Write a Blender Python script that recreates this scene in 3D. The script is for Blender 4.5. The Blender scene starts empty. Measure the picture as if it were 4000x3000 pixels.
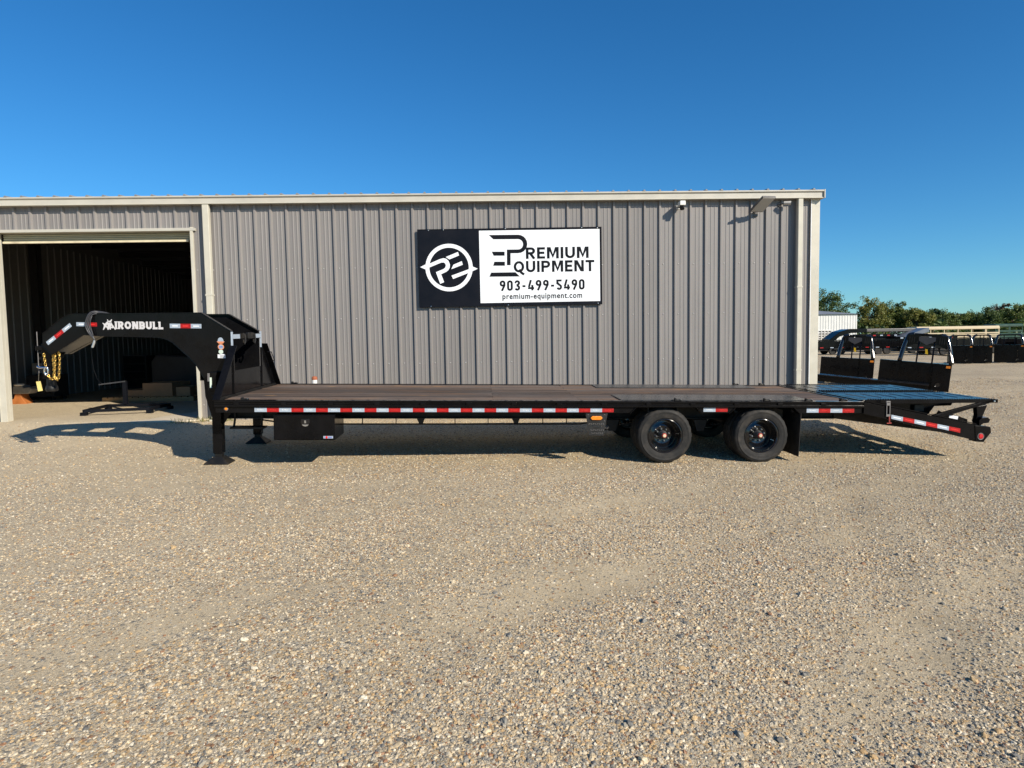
import bpy, bmesh, math, random
import numpy as np
from mathutils import Matrix, Vector

random.seed(7)
rng = np.random.default_rng(7)
scene = bpy.context.scene
COL = scene.collection
PI = math.pi

# ------------------------------------------------------------------ camera, sky, sun, exposure
PITCH, ROLL, CAM_H = 0.0658, -0.016, 1.5686
cam_d = bpy.data.cameras.new('camera')
cam_d.sensor_width = 36.0
cam_d.lens = 2504.4 / 4000.0 * 36.0
cam_d.clip_start, cam_d.clip_end = 0.05, 3000.0
cam = bpy.data.objects.new('camera', cam_d)
COL.objects.link(cam)
fw = Vector((0, math.cos(PITCH), -math.sin(PITCH)))
r0 = Vector((1, 0, 0)); u0 = r0.cross(fw)
rr = r0 * math.cos(ROLL) + u0 * math.sin(ROLL)
uu = -r0 * math.sin(ROLL) + u0 * math.cos(ROLL)
cam.matrix_world = Matrix(((rr.x, uu.x, -fw.x, 0), (rr.y, uu.y, -fw.y, 0), (rr.z, uu.z, -fw.z, CAM_H), (0, 0, 0, 1)))
scene.camera = cam

SUN_DIR = Vector((-0.475, 0.455, -0.388)).normalized()      # the way the light travels
SUN_EL = math.asin(-SUN_DIR.z)
SUN_AZ = math.atan2(-SUN_DIR.x, -SUN_DIR.y)                 # clockwise from +Y
world = bpy.data.worlds.new('World'); scene.world = world
world.use_nodes = True
wn = world.node_tree.nodes; wl = world.node_tree.links
bg = wn['Background']
sky = wn.new('ShaderNodeTexSky'); sky.sky_type = 'NISHITA'
sky.sun_disc = False
sky.sun_elevation = SUN_EL; sky.sun_rotation = SUN_AZ
sky.altitude = 100; sky.air_density = 1.0; sky.dust_density = 0.1; sky.ozone_density = 3.0
hs = wn.new('ShaderNodeHueSaturation'); hs.inputs['Saturation'].default_value = 1.10
tint = wn.new('ShaderNodeMix'); tint.data_type = 'RGBA'; tint.blend_type = 'MULTIPLY'; tint.inputs[0].default_value = 1.0
tint.inputs[7].default_value = (0.66, 1.13, 1.43, 1)                 # the deep azure of a dry autumn sky
wl.new(sky.outputs[0], hs.inputs['Color']); wl.new(hs.outputs[0], tint.inputs[6]); hs2 = wn.new('ShaderNodeHueSaturation'); hs2.inputs['Saturation'].default_value = 1.06
wl.new(tint.outputs[2], hs2.inputs['Color']); wl.new(hs2.outputs[0], bg.inputs[0])
bg.inputs[1].default_value = 0.068

sun_d = bpy.data.lights.new('sun', 'SUN'); sun_d.energy = 5.0; sun_d.angle = math.radians(0.53)
sun_d.color = (1.0, 0.91, 0.77)
sun = bpy.data.objects.new('sun', sun_d); COL.objects.link(sun)
sun.rotation_euler = (-SUN_DIR).to_track_quat('Z', 'Y').to_euler()
sun.location = (10, -10, 12)

scene.view_settings.view_transform = 'Standard'; scene.view_settings.look = 'None'
scene.view_settings.exposure = 0.4; scene.view_settings.gamma = 1.0
scene.view_settings.use_curve_mapping = False

# ------------------------------------------------------------------ helpers: tags and meshes
def tag(o, label=None, cat=None, group=None, kind=None):
    if label: o['label'] = label
    if cat: o['category'] = cat
    if group: o['group'] = group
    if kind: o['kind'] = kind
    return o

def empty(name, loc=(0, 0, 0), rot=None, label=None, cat=None, group=None):
    o = bpy.data.objects.new(name, None); COL.objects.link(o)
    o.empty_display_size = 0.2
    if isinstance(rot, Matrix):
        o.matrix_world = Matrix.Translation(loc) @ rot.to_4x4()
    else:
        o.location = loc
        if rot: o.rotation_euler = rot
    return tag(o, label, cat, group)

class MB:
    """collects shapes, then links them as one mesh object"""
    def __init__(s): s.v = []; s.f = []; s.m = []
    def add(s, vs, fs, mi=0):
        b = len(s.v); s.v += [tuple(v) for v in vs]
        s.f += [tuple(b + i for i in f) for f in fs]; s.m += [mi] * len(fs); return s
    def box(s, x0, x1, y0, y1, z0, z1, mi=0):
        vs = [(x0,y0,z0),(x1,y0,z0),(x1,y1,z0),(x0,y1,z0),(x0,y0,z1),(x1,y0,z1),(x1,y1,z1),(x0,y1,z1)]
        return s.add(vs, [(0,3,2,1),(4,5,6,7),(0,1,5,4),(1,2,6,5),(2,3,7,6),(3,0,4,7)], mi)
    def obox(s, p, ax, ay, az, mi=0):
        """box about centre p with half-axis vectors"""
        p, ax, ay, az = map(Vector, (p, ax, ay, az)); vs = []
        for k in (-1, 1):
            for i, j in ((-1,-1),(1,-1),(1,1),(-1,1)): vs.append(p + ax*i + ay*j + az*k)
        return s.add(vs, [(0,3,2,1),(4,5,6,7),(0,1,5,4),(1,2,6,5),(2,3,7,6),(3,0,4,7)], mi)
    def bar(s, a, b, w, h, up=(0,0,1), mi=0):
        a, b = Vector(a), Vector(b); d = b - a; L = d.length; d /= L
        side = d.cross(Vector(up))
        if side.length < 1e-4: side = d.cross(Vector((1,0,0)))
        side.normalize(); u = side.cross(d)
        return s.obox((a+b)/2, d*L/2, side*w/2, u*h/2, mi)
    def prism(s, poly, y0, y1, axis='y', mi=0, yf=None):
        """poly of (a,b) points swept along an axis; yf(a) shifts y for a slanted plane"""
        n = len(poly); vs = []
        for t in (y0, y1):
            for a, b in poly:
                if axis == 'y': vs.append((a, t + (yf(a) if yf else 0), b))
                elif axis == 'x': vs.append((t, a, b))
                else: vs.append((a, b, t))
        fs = [tuple(range(n)), tuple(range(2*n-1, n-1, -1))]
        for i in range(n):
            j = (i+1) % n; fs.append((i, i+n, j+n, j))
        return s.add(vs, fs, mi)
    def tube(s, pts, r, n=8, cap=True, mi=0):
        pts = [Vector(p) for p in pts]; rings = []
        rad = r if isinstance(r, (list, tuple)) else [r]*len(pts)
        d0 = (pts[1]-pts[0]).normalized()
        nrm = d0.orthogonal().normalized()
        b = len(s.v)
        for i, p in enumerate(pts):
            if i == 0: d = pts[1]-pts[0]
            elif i == len(pts)-1: d = pts[-1]-pts[-2]
            else: d = (pts[i+1]-pts[i]).normalized() + (pts[i]-pts[i-1]).normalized()
            if d.length < 1e-9: d = d0.copy()
            d.normalize(); nrm = (nrm - d*nrm.dot(d))
            if nrm.length < 1e-6: nrm = d.orthogonal()
            nrm.normalize(); bi = d.cross(nrm)
            for k in range(n):
                a = 2*PI*k/n; s.v.append(tuple(p + (nrm*math.cos(a)+bi*math.sin(a))*rad[i]))
        for i in range(len(pts)-1):
            for k in range(n):
                a0 = b+i*n+k; a1 = b+i*n+(k+1)%n
                s.f.append((a0, a1, a1+n, a0+n)); s.m.append(mi)
        if cap:
            s.f.append(tuple(range(b+n-1, b-1, -1))); s.m.append(mi)
            e = b+(len(pts)-1)*n; s.f.append(tuple(range(e, e+n))); s.m.append(mi)
        return s
    def cyl(s, a, b, r, n=16, mi=0): return s.tube([a, b], r, n, True, mi)
    def lathe(s, prof, n=48, c=(0,0,0), axis='y', mi=0):
        """prof of (radius, t) turned about an axis through c"""
        b = len(s.v); m = len(prof)
        for k in range(n):
            a = 2*PI*k/n; ca, sa = math.cos(a), math.sin(a)
            for r, t in prof:
                if axis == 'y': s.v.append((c[0]+r*ca, c[1]+t, c[2]+r*sa))
                elif axis == 'z': s.v.append((c[0]+r*ca, c[1]+r*sa, c[2]+t))
                else: s.v.append((c[0]+t, c[1]+r*ca, c[2]+r*sa))
        for k in range(n):
            k2 = (k+1) % n
            for i in range(m-1):
                s.f.append((b+k*m+i, b+k*m+i+1, b+k2*m+i+1, b+k2*m+i)); s.m.append(mi)
        return s
    def mesh(s, name):
        me = bpy.data.meshes.new(name); me.from_pydata(s.v, [], s.f)
        me.polygons.foreach_set('material_index', s.m)
        bm = bmesh.new(); bm.from_mesh(me)
        bmesh.ops.recalc_face_normals(bm, faces=bm.faces); bm.to_mesh(me); bm.free()
        me.update(); return me
    def build(s, name, mat, parent=None, smooth=False, bevel=0, loc=None, seg=2):
        return link(name, s.mesh(name), mat, parent, smooth, bevel, loc, seg)

def link(name, me, mat, parent=None, smooth=False, bevel=0, loc=None, seg=2):
    o = bpy.data.objects.new(name, me); COL.objects.link(o)
    if mat and not len(me.materials):
        for m in (mat if isinstance(mat, (list, tuple)) else [mat]): me.materials.append(m)
    if smooth:
        me.polygons.foreach_set('use_smooth', [True]*len(me.polygons))
        if smooth != 'full': me.set_sharp_from_angle(angle=math.radians(35))
    if bevel:
        b = o.modifiers.new('bevel', 'BEVEL'); b.width = bevel; b.segments = seg
        b.limit_method = 'ANGLE'; b.angle_limit = math.radians(40)
    if parent:
        o.parent = parent
        if loc is None and 'off' in parent: loc = tuple(parent['off'])
    if loc is not None: o.location = loc
    return o

def copy_tree(o, parent=None):
    c = o.copy(); COL.objects.link(c)
    if parent: c.parent = parent
    for ch in list(o.children): copy_tree(ch, c)
    return c

_txt = {}
def text_mesh(body, width=None, height=None, bold=0.0, space=1.0, depth=0.0):
    """text as a flat mesh in x-y, lower left at the origin, fitted to width and height"""
    key = (body, width, height, bold, space)
    if key in _txt: return _txt[key]
    cu = bpy.data.curves.new('lettering', 'FONT'); cu.body = body; cu.size = 1.0
    cu.offset = bold; cu.space_character = space; cu.resolution_u = 3
    ob = bpy.data.objects.new('lettering_tmp', cu); COL.objects.link(ob)
    bpy.context.view_layer.update()
    me = bpy.data.meshes.new_from_object(ob.evaluated_get(bpy.context.evaluated_depsgraph_get()))
    bpy.data.objects.remove(ob); bpy.data.curves.remove(cu)
    n = len(me.vertices); co = np.empty(n*3); me.vertices.foreach_get('co', co); co = co.reshape(-1, 3)
    mn, mx = co.min(0), co.max(0); sz = mx-mn
    sx = width/sz[0] if width else height/sz[1]
    sy = height/sz[1] if height else sx
    co[:, 0] = (co[:, 0]-mn[0])*sx; co[:, 1] = (co[:, 1]-mn[1])*sy; co[:, 2] = 0
    me.vertices.foreach_set('co', co.ravel()); me.materials.clear(); me.update()
    _txt[key] = me; return me

def stroke_mesh(body, width, height, t=0.2, gap=0.16, slab=False):
    """bold lettering drawn with strokes, in x-y, lower left at the origin"""
    a = t/2
    def arc_(cx, cy, rx, ry, a0, a1, n=9): return [(cx+rx*math.cos(math.radians(a0+(a1-a0)*i/n)), cy+ry*math.sin(math.radians(a0+(a1-a0)*i/n))) for i in range(n+1)]
    def glyph(ch):
        if ch == 'I': return t, [[(a, 0), (a, 1)]]
        if ch == 'E': w = 0.62; return w, [[(a, 0), (a, 1)], [(t, 1-a), (w, 1-a)], [(t, 0.51), (w-0.05, 0.51)], [(t, a), (w, a)]]
        if ch == 'L': w = 0.60; return w, [[(a, 0), (a, 1)], [(t, a), (w, a)]]
        if ch == 'T': w = 0.72; return w, [[(0, 1-a), (w, 1-a)], [(w/2, 0), (w/2, 1-t)]]
        if ch == 'U': w = 0.76; r_ = w/2-a; return w, [[(a, 1)]+arc_(w/2, r_+a, r_, r_, 180, 360)+[(w-a, 1)]]
        if ch in 'RPB':
            w = 0.72; hb = 0.5 if ch == 'P' else 0.52; r_ = (1-a-hb+a*0.3)/2; yb = 1-a-2*r_
            out = [[(a, 0), (a, 1)], [(t, 1-a)]+arc_(w-a-r_, 1-a-r_, r_, r_, 90, -90)+[(t, yb)]]
            if ch == 'R': out.append([(w*0.46, yb), (w-a*0.7, 0)])
            if ch == 'B': r2 = (yb-a)/2; out = [out[0], out[1], [(w-a-r2-0.02, yb)]+arc_(w-a-r2+0.02, a+r2, r2, r2, 90, -90)+[(t, a)]]
            return w, out
        if ch == 'M': w = 0.92; return w, [[(a, 0), (a, 1)], [(w-a, 0), (w-a, 1)], [(t*0.9, 1-a*0.2), (w/2, 0.20), (w-t*0.9, 1-a*0.2)]]
        if ch == 'N': w = 0.78; return w, [[(a, 0), (a, 1)], [(w-a, 0), (w-a, 1)], [(t*0.85, 1-a*0.5), (w-t*0.85, a*0.5)]]
        if ch in 'OQ':
            w = 0.86; out = [arc_(w/2, 0.5, w/2-a, 0.5-a, 90, 450, 30)]
            if ch == 'Q': out.append([(w*0.52, 0.26), (w*0.72, -0.02), (w*0.98, -0.20)])
            return w, out
        if ch == '0': w = 0.52; r_ = w/2-a; return w, [arc_(w/2, 1-a-r_, r_, r_, 0, 180)+arc_(w/2, a+r_, r_, r_, 180, 360)+[(w-a, 1-a-r_)]]
        if ch == '9': w = 0.52; r_ = w/2-a; return w, [[(w*0.36, 0), (w-a*1.05, 0.52)]+[(w-a, 0.62)], arc_(w/2, 1-a-r_, r_, r_, 0, 180)+arc_(w/2, 0.42+a+r_*0.9, r_, r_*0.9, 180, 360)+[(w-a, 1-a-r_)]]
        if ch == '3': w = 0.52; r_ = w/2-a; return w, [[(a, 0.86)]+arc_(w/2, 1-a-r_, r_, r_, 150, -60)+[(w*0.42, 0.53)], [(w*0.42, 0.53)]+arc_(w/2, a+r_*1.1, r_, r_*1.1, 70, -160)]
        if ch == '4': w = 0.58; return w, [[(w*0.50, 1), (a*1.1, 0.24+a)], [(0.02, 0.22), (w, 0.22)], [(w*0.72, 0), (w*0.72, 0.52)]]
        if ch == '5': w = 0.52; r_ = w/2-a; return w, [[(w*0.94, 1-a), (a, 1-a), (a, 0.55)], [(a*0.9, 0.56), (w*0.35, 0.60)]+arc_(w/2, a+r_*1.15, r_, r_*1.15, 80, -160)]
        if ch == '-': w = 0.40; return w, [[(0.06, 0.42), (w-0.06, 0.42)]]
        return 0.3, []
    vs, fs = [], []; x = 0; lay = 0
    for ch in body:
        w, lines = glyph(ch)
        if slab and ch in 'IRNBL':
            lines = lines + [[(-0.05, a*0.5), (0, a*0.5)], [(-0.05, 1-a*0.5), (0, 1-a*0.5)]]
            if ch == 'I': lines = lines + [[(t, a*0.5), (t+0.05, a*0.5)], [(t, 1-a*0.5), (t+0.05, 1-a*0.5)]]
        for ln in lines:
            P = [Vector((px+x, py)) for px, py in ln]; n = len(P); b = len(vs); lay += 1
            th = a*0.5 if (slab and n == 2 and abs(P[0].x-P[1].x) < 0.06 and abs(P[0].y-P[1].y) < 1e-6) else a
            for i, q in enumerate(P):
                d0 = (P[i]-P[i-1]).normalized() if i else (P[1]-P[0]).normalized()
                d1 = (P[i+1]-P[i]).normalized() if i < n-1 else d0
                m = Vector((-d0.y-d1.y, d0.x+d1.x)); m.normalize(); k_ = min(1.6, 1/max(0.35, m.dot(Vector((-d0.y, d0.x)))))
                for sg in (1, -1): vs.append((q.x+m.x*th*k_*sg, q.y+m.y*th*k_*sg, (lay % 6)*0.00015))
            fs += [(b+2*i, b+2*i+1, b+2*i+3, b+2*i+2) for i in range(n-1)]
        x += w+gap
    x -= gap
    vs = [(vx*width/x, vy*height, vz) for vx, vy, vz in vs]
    me = bpy.data.meshes.new('lettering'); me.from_pydata(vs, [], fs); me.update(); return me

# ------------------------------------------------------------------ materials
def newmat(name):
    m = bpy.data.materials.new(name); m.use_nodes = True
    nt = m.node_tree; return m, nt, nt.nodes['Principled BSDF']
def N(nt, t, **kw):
    n = nt.nodes.new(t)
    for k, v in kw.items():
        if k in n.bl_rna.properties: setattr(n, k, v)
        else: n.inputs[k].default_value = v
    return n
def ramp(nt, fac, stops, interp='LINEAR'):
    r = nt.nodes.new('ShaderNodeValToRGB'); r.color_ramp.interpolation = interp
    els = r.color_ramp.elements
    while len(els) < len(stops): els.new(0.5)
    for e, (p, c) in zip(els, stops):
        e.position = p; e.color = (*c, 1) if len(c) == 3 else c
    if fac is not None: nt.links.new(fac, r.inputs[0])
    return r
def mixc(nt, fac, a, b, mode='MIX'):
    m = nt.nodes.new('ShaderNodeMix'); m.data_type = 'RGBA'; m.blend_type = mode
    for sock, v in ((m.inputs[0], fac), (m.inputs[6], a), (m.inputs[7], b)):
        if hasattr(v, 'is_output'): nt.links.new(v, sock)
        elif isinstance(v, (int, float)): sock.default_value = v
        else: sock.default_value = (*v, 1)
    return m.outputs[2]
def math_(nt, op, a, b=None, c=None):
    m = nt.nodes.new('ShaderNodeMath'); m.operation = op
    for i, v in enumerate((a, b, c)):
        if v is None: continue
        if hasattr(v, 'is_output'): nt.links.new(v, m.inputs[i])
        else: m.inputs[i].default_value = v
    return m.outputs[0]

def plain(name, col, rough=0.5, metal=0.0, vary=0.12, vscale=6.0, dirt=None, bump=0.0, bscale=60.0, coat=0.0, rv=0.12, emit=0, spec=0.5, objvar=0.0):
    """painted or solid surface with mottling, uneven gloss and optional dust"""
    m, nt, p = newmat(name); L = nt.links
    tc = N(nt, 'ShaderNodeTexCoord'); geo = N(nt, 'ShaderNodeNewGeometry')
    nz = N(nt, 'ShaderNodeTexNoise', Scale=vscale, Detail=6.0, Roughness=0.6)
    L.new(geo.outputs['Position'], nz.inputs['Vector'])
    c0 = tuple(c*(1-vary) for c in col); c1 = tuple(min(1, c*(1+vary)) for c in col)
    cr = ramp(nt, nz.outputs['Fac'], [(0.3, c0), (0.7, c1)])
    out = cr.outputs[0]
    if dirt:
        nd = N(nt, 'ShaderNodeTexNoise', Scale=vscale*0.6, Detail=9.0, Roughness=0.7)
        L.new(geo.outputs['Position'], nd.inputs['Vector'])
        dr = ramp(nt, nd.outputs['Fac'], [(0.48, (0,0,0)), (0.72, (dirt[3],)*3)])
        out = mixc(nt, dr.outputs[0], out, dirt[:3])
    if objvar:
        oi = N(nt, 'ShaderNodeObjectInfo')
        hv = N(nt, 'ShaderNodeHueSaturation'); L.new(out, hv.inputs['Color'])
        L.new(math_(nt, 'MULTIPLY_ADD', oi.outputs['Random'], 2*objvar, 1-objvar), hv.inputs['Value'])
        out = hv.outputs[0]
    L.new(out, p.inputs['Base Color'])
    p.inputs['Metallic'].default_value = metal
    p.inputs['Specular IOR Level'].default_value = spec
    if coat: p.inputs['Coat Weight'].default_value = coat; p.inputs['Coat Roughness'].default_value = 0.08
    rn = N(nt, 'ShaderNodeMapRange'); L.new(nz.outputs['Fac'], rn.inputs[0])
    rn.inputs[1].default_value = 0.3; rn.inputs[2].default_value = 0.7
    rn.inputs[3].default_value = max(0.02, rough-rv); rn.inputs[4].default_value = min(1, rough+rv)
    L.new(rn.outputs[0], p.inputs['Roughness'])
    if bump:
        nb = N(nt, 'ShaderNodeTexNoise', Scale=bscale, Detail=5.0)
        L.new(geo.outputs['Position'], nb.inputs['Vector'])
        bp = N(nt, 'ShaderNodeBump', Strength=bump, Distance=0.01)
        L.new(nb.outputs['Fac'], bp.inputs['Height']); L.new(bp.outputs[0], p.inputs['Normal'])
    if emit:
        L.new(out, p.inputs['Emission Color']); p.inputs['Emission Strength'].default_value = emit
    return m

DUST = (0.22, 0.17, 0.12)
M = {}
M['black'] = plain('black_paint', (0.0045, 0.0045, 0.0052), 0.15, vary=0.3, dirt=(0.03, 0.026, 0.02, 0.10), rv=0.06, spec=0.17)
M['black_dull'] = plain('black_chassis_paint', (0.008, 0.008, 0.008), 0.5, dirt=(*DUST, 0.14), bump=0.06, spec=0.3)
M['white_tape'] = plain('white_reflective_tape', (0.36, 0.42, 0.49), 0.35, vary=0.06, vscale=20)
M['red_tape'] = plain('red_reflective_tape', (0.36, 0.007, 0.007), 0.35, vary=0.1, vscale=20)
M['white_print'] = plain('white_print', (0.82, 0.83, 0.85), 0.4, vary=0.04)
M['red_print'] = plain('bright_red_print', (0.75, 0.03, 0.025), 0.35, vary=0.06)
M['silver_print'] = plain('silver_lettering', (0.62, 0.60, 0.60), 0.4, vary=0.08, vscale=30)
M['black_print'] = plain('black_print', (0.006, 0.007, 0.010), 0.5, vary=0.1, spec=0.12)
M['sign_white'] = plain('white_sign_face', (0.80, 0.82, 0.84), 0.35, vary=0.025, vscale=3)
M['sign_black'] = plain('black_sign_face', (0.005, 0.006, 0.010), 0.45, vary=0.15, vscale=3, spec=0.15)
M['cream'] = plain('ash_white_trim', (0.52, 0.49, 0.405), 0.42, vary=0.05, vscale=4, dirt=(0.40, 0.35, 0.26, 0.25), bump=0.03, bscale=12)
M['gutter'] = plain('light_stone_gutter', (0.47, 0.445, 0.38), 0.42, vary=0.05, vscale=3, dirt=(0.3, 0.27, 0.2, 0.2), bump=0.04, bscale=6)
M['khaki'] = plain('roll_door_khaki', (0.42, 0.40, 0.28), 0.45, vary=0.07)
M['door_bar'] = plain('roll_door_bottom_bar', (0.66, 0.58, 0.40), 0.5, vary=0.1, dirt=(0.25, 0.18, 0.10, 0.5))
M['screw'] = plain('screw_head', (0.44, 0.425, 0.41), 0.35, metal=0.2)
M['rubber'] = plain('tyre_rubber', (0.016, 0.0155, 0.015), 0.7, vary=0.25, vscale=14, spec=0.3, dirt=(0.12, 0.10, 0.08, 0.30), bump=0.25, bscale=90)
M['rim'] = plain('black_gloss_rim', (0.008, 0.008, 0.009), 0.12, coat=0.4, rv=0.06)
M['glint_gloss'] = plain('satin_black_glint_plate', (0.008, 0.008, 0.009), 0.30, rv=0.06, vscale=12)
M['chrome'] = plain('chrome', (0.75, 0.75, 0.76), 0.16, metal=1.0, vary=0.05)
M['zinc'] = plain('zinc_steel', (0.55, 0.56, 0.55), 0.32, metal=1.0, vary=0.12, vscale=30)
M['gold'] = plain('yellow_zinc_chain', (0.72, 0.47, 0.13), 0.34, metal=1.0, vary=0.25, vscale=40)
M['red_cap'] = plain('red_hub_cap', (0.38, 0.05, 0.035), 0.25, vary=0.2, vscale=30)
M['cap_cream'] = plain('cream_plug', (0.62, 0.50, 0.34), 0.5)
M['amber'] = plain('amber_lens', (0.80, 0.24, 0.012), 0.18, vary=0.25, vscale=60, bump=0.4, bscale=180, coat=0.5)
M['red_lens'] = plain('red_lens', (0.50, 0.012, 0.014), 0.15, vary=0.25, vscale=60, bump=0.4, bscale=180, coat=0.5)
M['lens_ring'] = plain('grey_lamp_grommet', (0.16, 0.15, 0.145), 0.5)
M['yellow_tag'] = plain('yellow_paper_tag', (0.72, 0.58, 0.20), 0.6, vary=0.1, vscale=30)
M['yellow'] = plain('yellow_plastic', (0.75, 0.48, 0.01), 0.4)
M['cable'] = plain('grey_cable', (0.045, 0.045, 0.05), 0.42)
M['plug'] = plain('silver_plug', (0.5, 0.5, 0.48), 0.35, metal=0.6)
M['red_steel'] = plain('rust_red_handle', (0.30, 0.05, 0.035), 0.5, vary=0.3, vscale=40)
M['pvc'] = plain('white_pvc', (0.72, 0.70, 0.66), 0.45, vary=0.08)
M['rust'] = plain('rusty_orange_cap', (0.33, 0.10, 0.045), 0.8, vary=0.4, vscale=60, bump=0.3)
M['lamp_grey'] = plain('flood_light_lens', (0.50, 0.47, 0.42), 0.4, vary=0.1, vscale=40)
M['lamp_body'] = plain('bronze_lamp_body', (0.10, 0.095, 0.09), 0.45)
M['cam_white'] = plain('white_camera_body', (0.74, 0.73, 0.68), 0.35, vary=0.04)
M['cam_dark'] = plain('dark_camera_lens', (0.01, 0.01, 0.012), 0.15)
M['orange_st1'] = plain('orange_sticker', (0.72, 0.26, 0.12), 0.4, vary=0.1)
M['green_st'] = plain('pale_green_sticker', (0.62, 0.72, 0.62), 0.4, vary=0.05)
M['blue_print'] = plain('blue_print', (0.10, 0.10, 0.42), 0.4)
M['cardboard'] = plain('cardboard', (0.36, 0.215, 0.115), 0.8, vary=0.15, vscale=5, bump=0.1)
M['pallet'] = plain('pallet_wood', (0.42, 0.27, 0.13), 0.8, vary=0.2, vscale=9, bump=0.15, objvar=0.15)
M['orange'] = plain('orange_machine_paint', (0.38, 0.13, 0.035), 0.5, vary=0.2)
M['grey_machine'] = plain('grey_machine_casting', (0.30, 0.29, 0.27), 0.5, vary=0.2, vscale=14)
M['dark_steel'] = plain('dark_steel', (0.03, 0.03, 0.032), 0.45, vary=0.25)
M['far_white'] = plain('white_sheet_metal', (0.66, 0.65, 0.62), 0.55, vary=0.07, vscale=0.8)
M['far_roof'] = plain('grey_sheet_roof', (0.20, 0.21, 0.225), 0.5, vary=0.12, vscale=0.5)
M['tan'] = plain('tan_trailer_paint', (0.55, 0.45, 0.29), 0.5, vary=0.08, vscale=1)
M['dkgreen'] = plain('dark_green_trailer_paint', (0.02, 0.055, 0.035), 0.35, vary=0.12, vscale=1)
M['alu'] = plain('bare_aluminium_panel', (0.62, 0.60, 0.56), 0.4, metal=0.35, vary=0.1, vscale=2)
M['grey_ramp'] = plain('grey_blue_ramp', (0.12, 0.14, 0.17), 0.35, vary=0.1, vscale=1)

def wall_paint(name, col, objvar=0.05):
    m, nt, p = newmat(name); L = nt.links
    geo = N(nt, 'ShaderNodeNewGeometry')
    mp = N(nt, 'ShaderNodeMapping'); mp.inputs['Scale'].default_value = (5.0, 5.0, 0.5)
    L.new(geo.outputs['Position'], mp.inputs['Vector'])
    n1 = N(nt, 'ShaderNodeTexNoise', Scale=1.0, Detail=7.0, Roughness=0.65); L.new(mp.outputs[0], n1.inputs['Vector'])
    n2 = N(nt, 'ShaderNodeTexNoise', Scale=90.0, Detail=3.0); L.new(geo.outputs['Position'], n2.inputs['Vector'])
    a = ramp(nt, n1.outputs['Fac'], [(0.3, tuple(c*0.93 for c in col)), (0.7, tuple(c*1.06 for c in col))]).outputs[0]
    sp = N(nt, 'ShaderNodeSeparateXYZ'); L.new(geo.outputs['Position'], sp.inputs[0])
    z = math_(nt, 'ADD', sp.outputs['Z'], math_(nt, 'MULTIPLY', n1.outputs['Fac'], 0.5))
    splash = ramp(nt, math_(nt, 'MULTIPLY', z, 0.5), [(0.15, (0.35,)*3), (0.55, (0,0,0))])   # dirt thrown up from the yard
    a = mixc(nt, splash.outputs[0], a, (0.30, 0.26, 0.21))
    a = mixc(nt, 0.06, a, n2.outputs['Color'])
    oi = N(nt, 'ShaderNodeObjectInfo'); hv = N(nt, 'ShaderNodeHueSaturation'); L.new(a, hv.inputs['Color'])
    L.new(math_(nt, 'MULTIPLY_ADD', oi.outputs['Random'], 2*objvar, 1-objvar), hv.inputs['Value'])
    L.new(hv.outputs[0], p.inputs['Base Color'])
    L.new(math_(nt, 'MULTIPLY_ADD', n1.outputs['Fac'], 0.25, 0.30), p.inputs['Roughness'])
    nb = N(nt, 'ShaderNodeTexNoise', Scale=2.2, Detail=2.0); L.new(geo.outputs['Position'], nb.inputs['Vector'])
    bp = N(nt, 'ShaderNodeBump', Strength=0.25, Distance=0.012); L.new(nb.outputs['Fac'], bp.inputs['Height'])
    L.new(bp.outputs[0], p.inputs['Normal'])
    return m
M['wall'] = wall_paint('taupe_wall_panel_paint', (0.190, 0.174, 0.163), 0.07)
M['wall_in'] = wall_paint('interior_liner_paint', (0.19, 0.185, 0.18))

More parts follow.
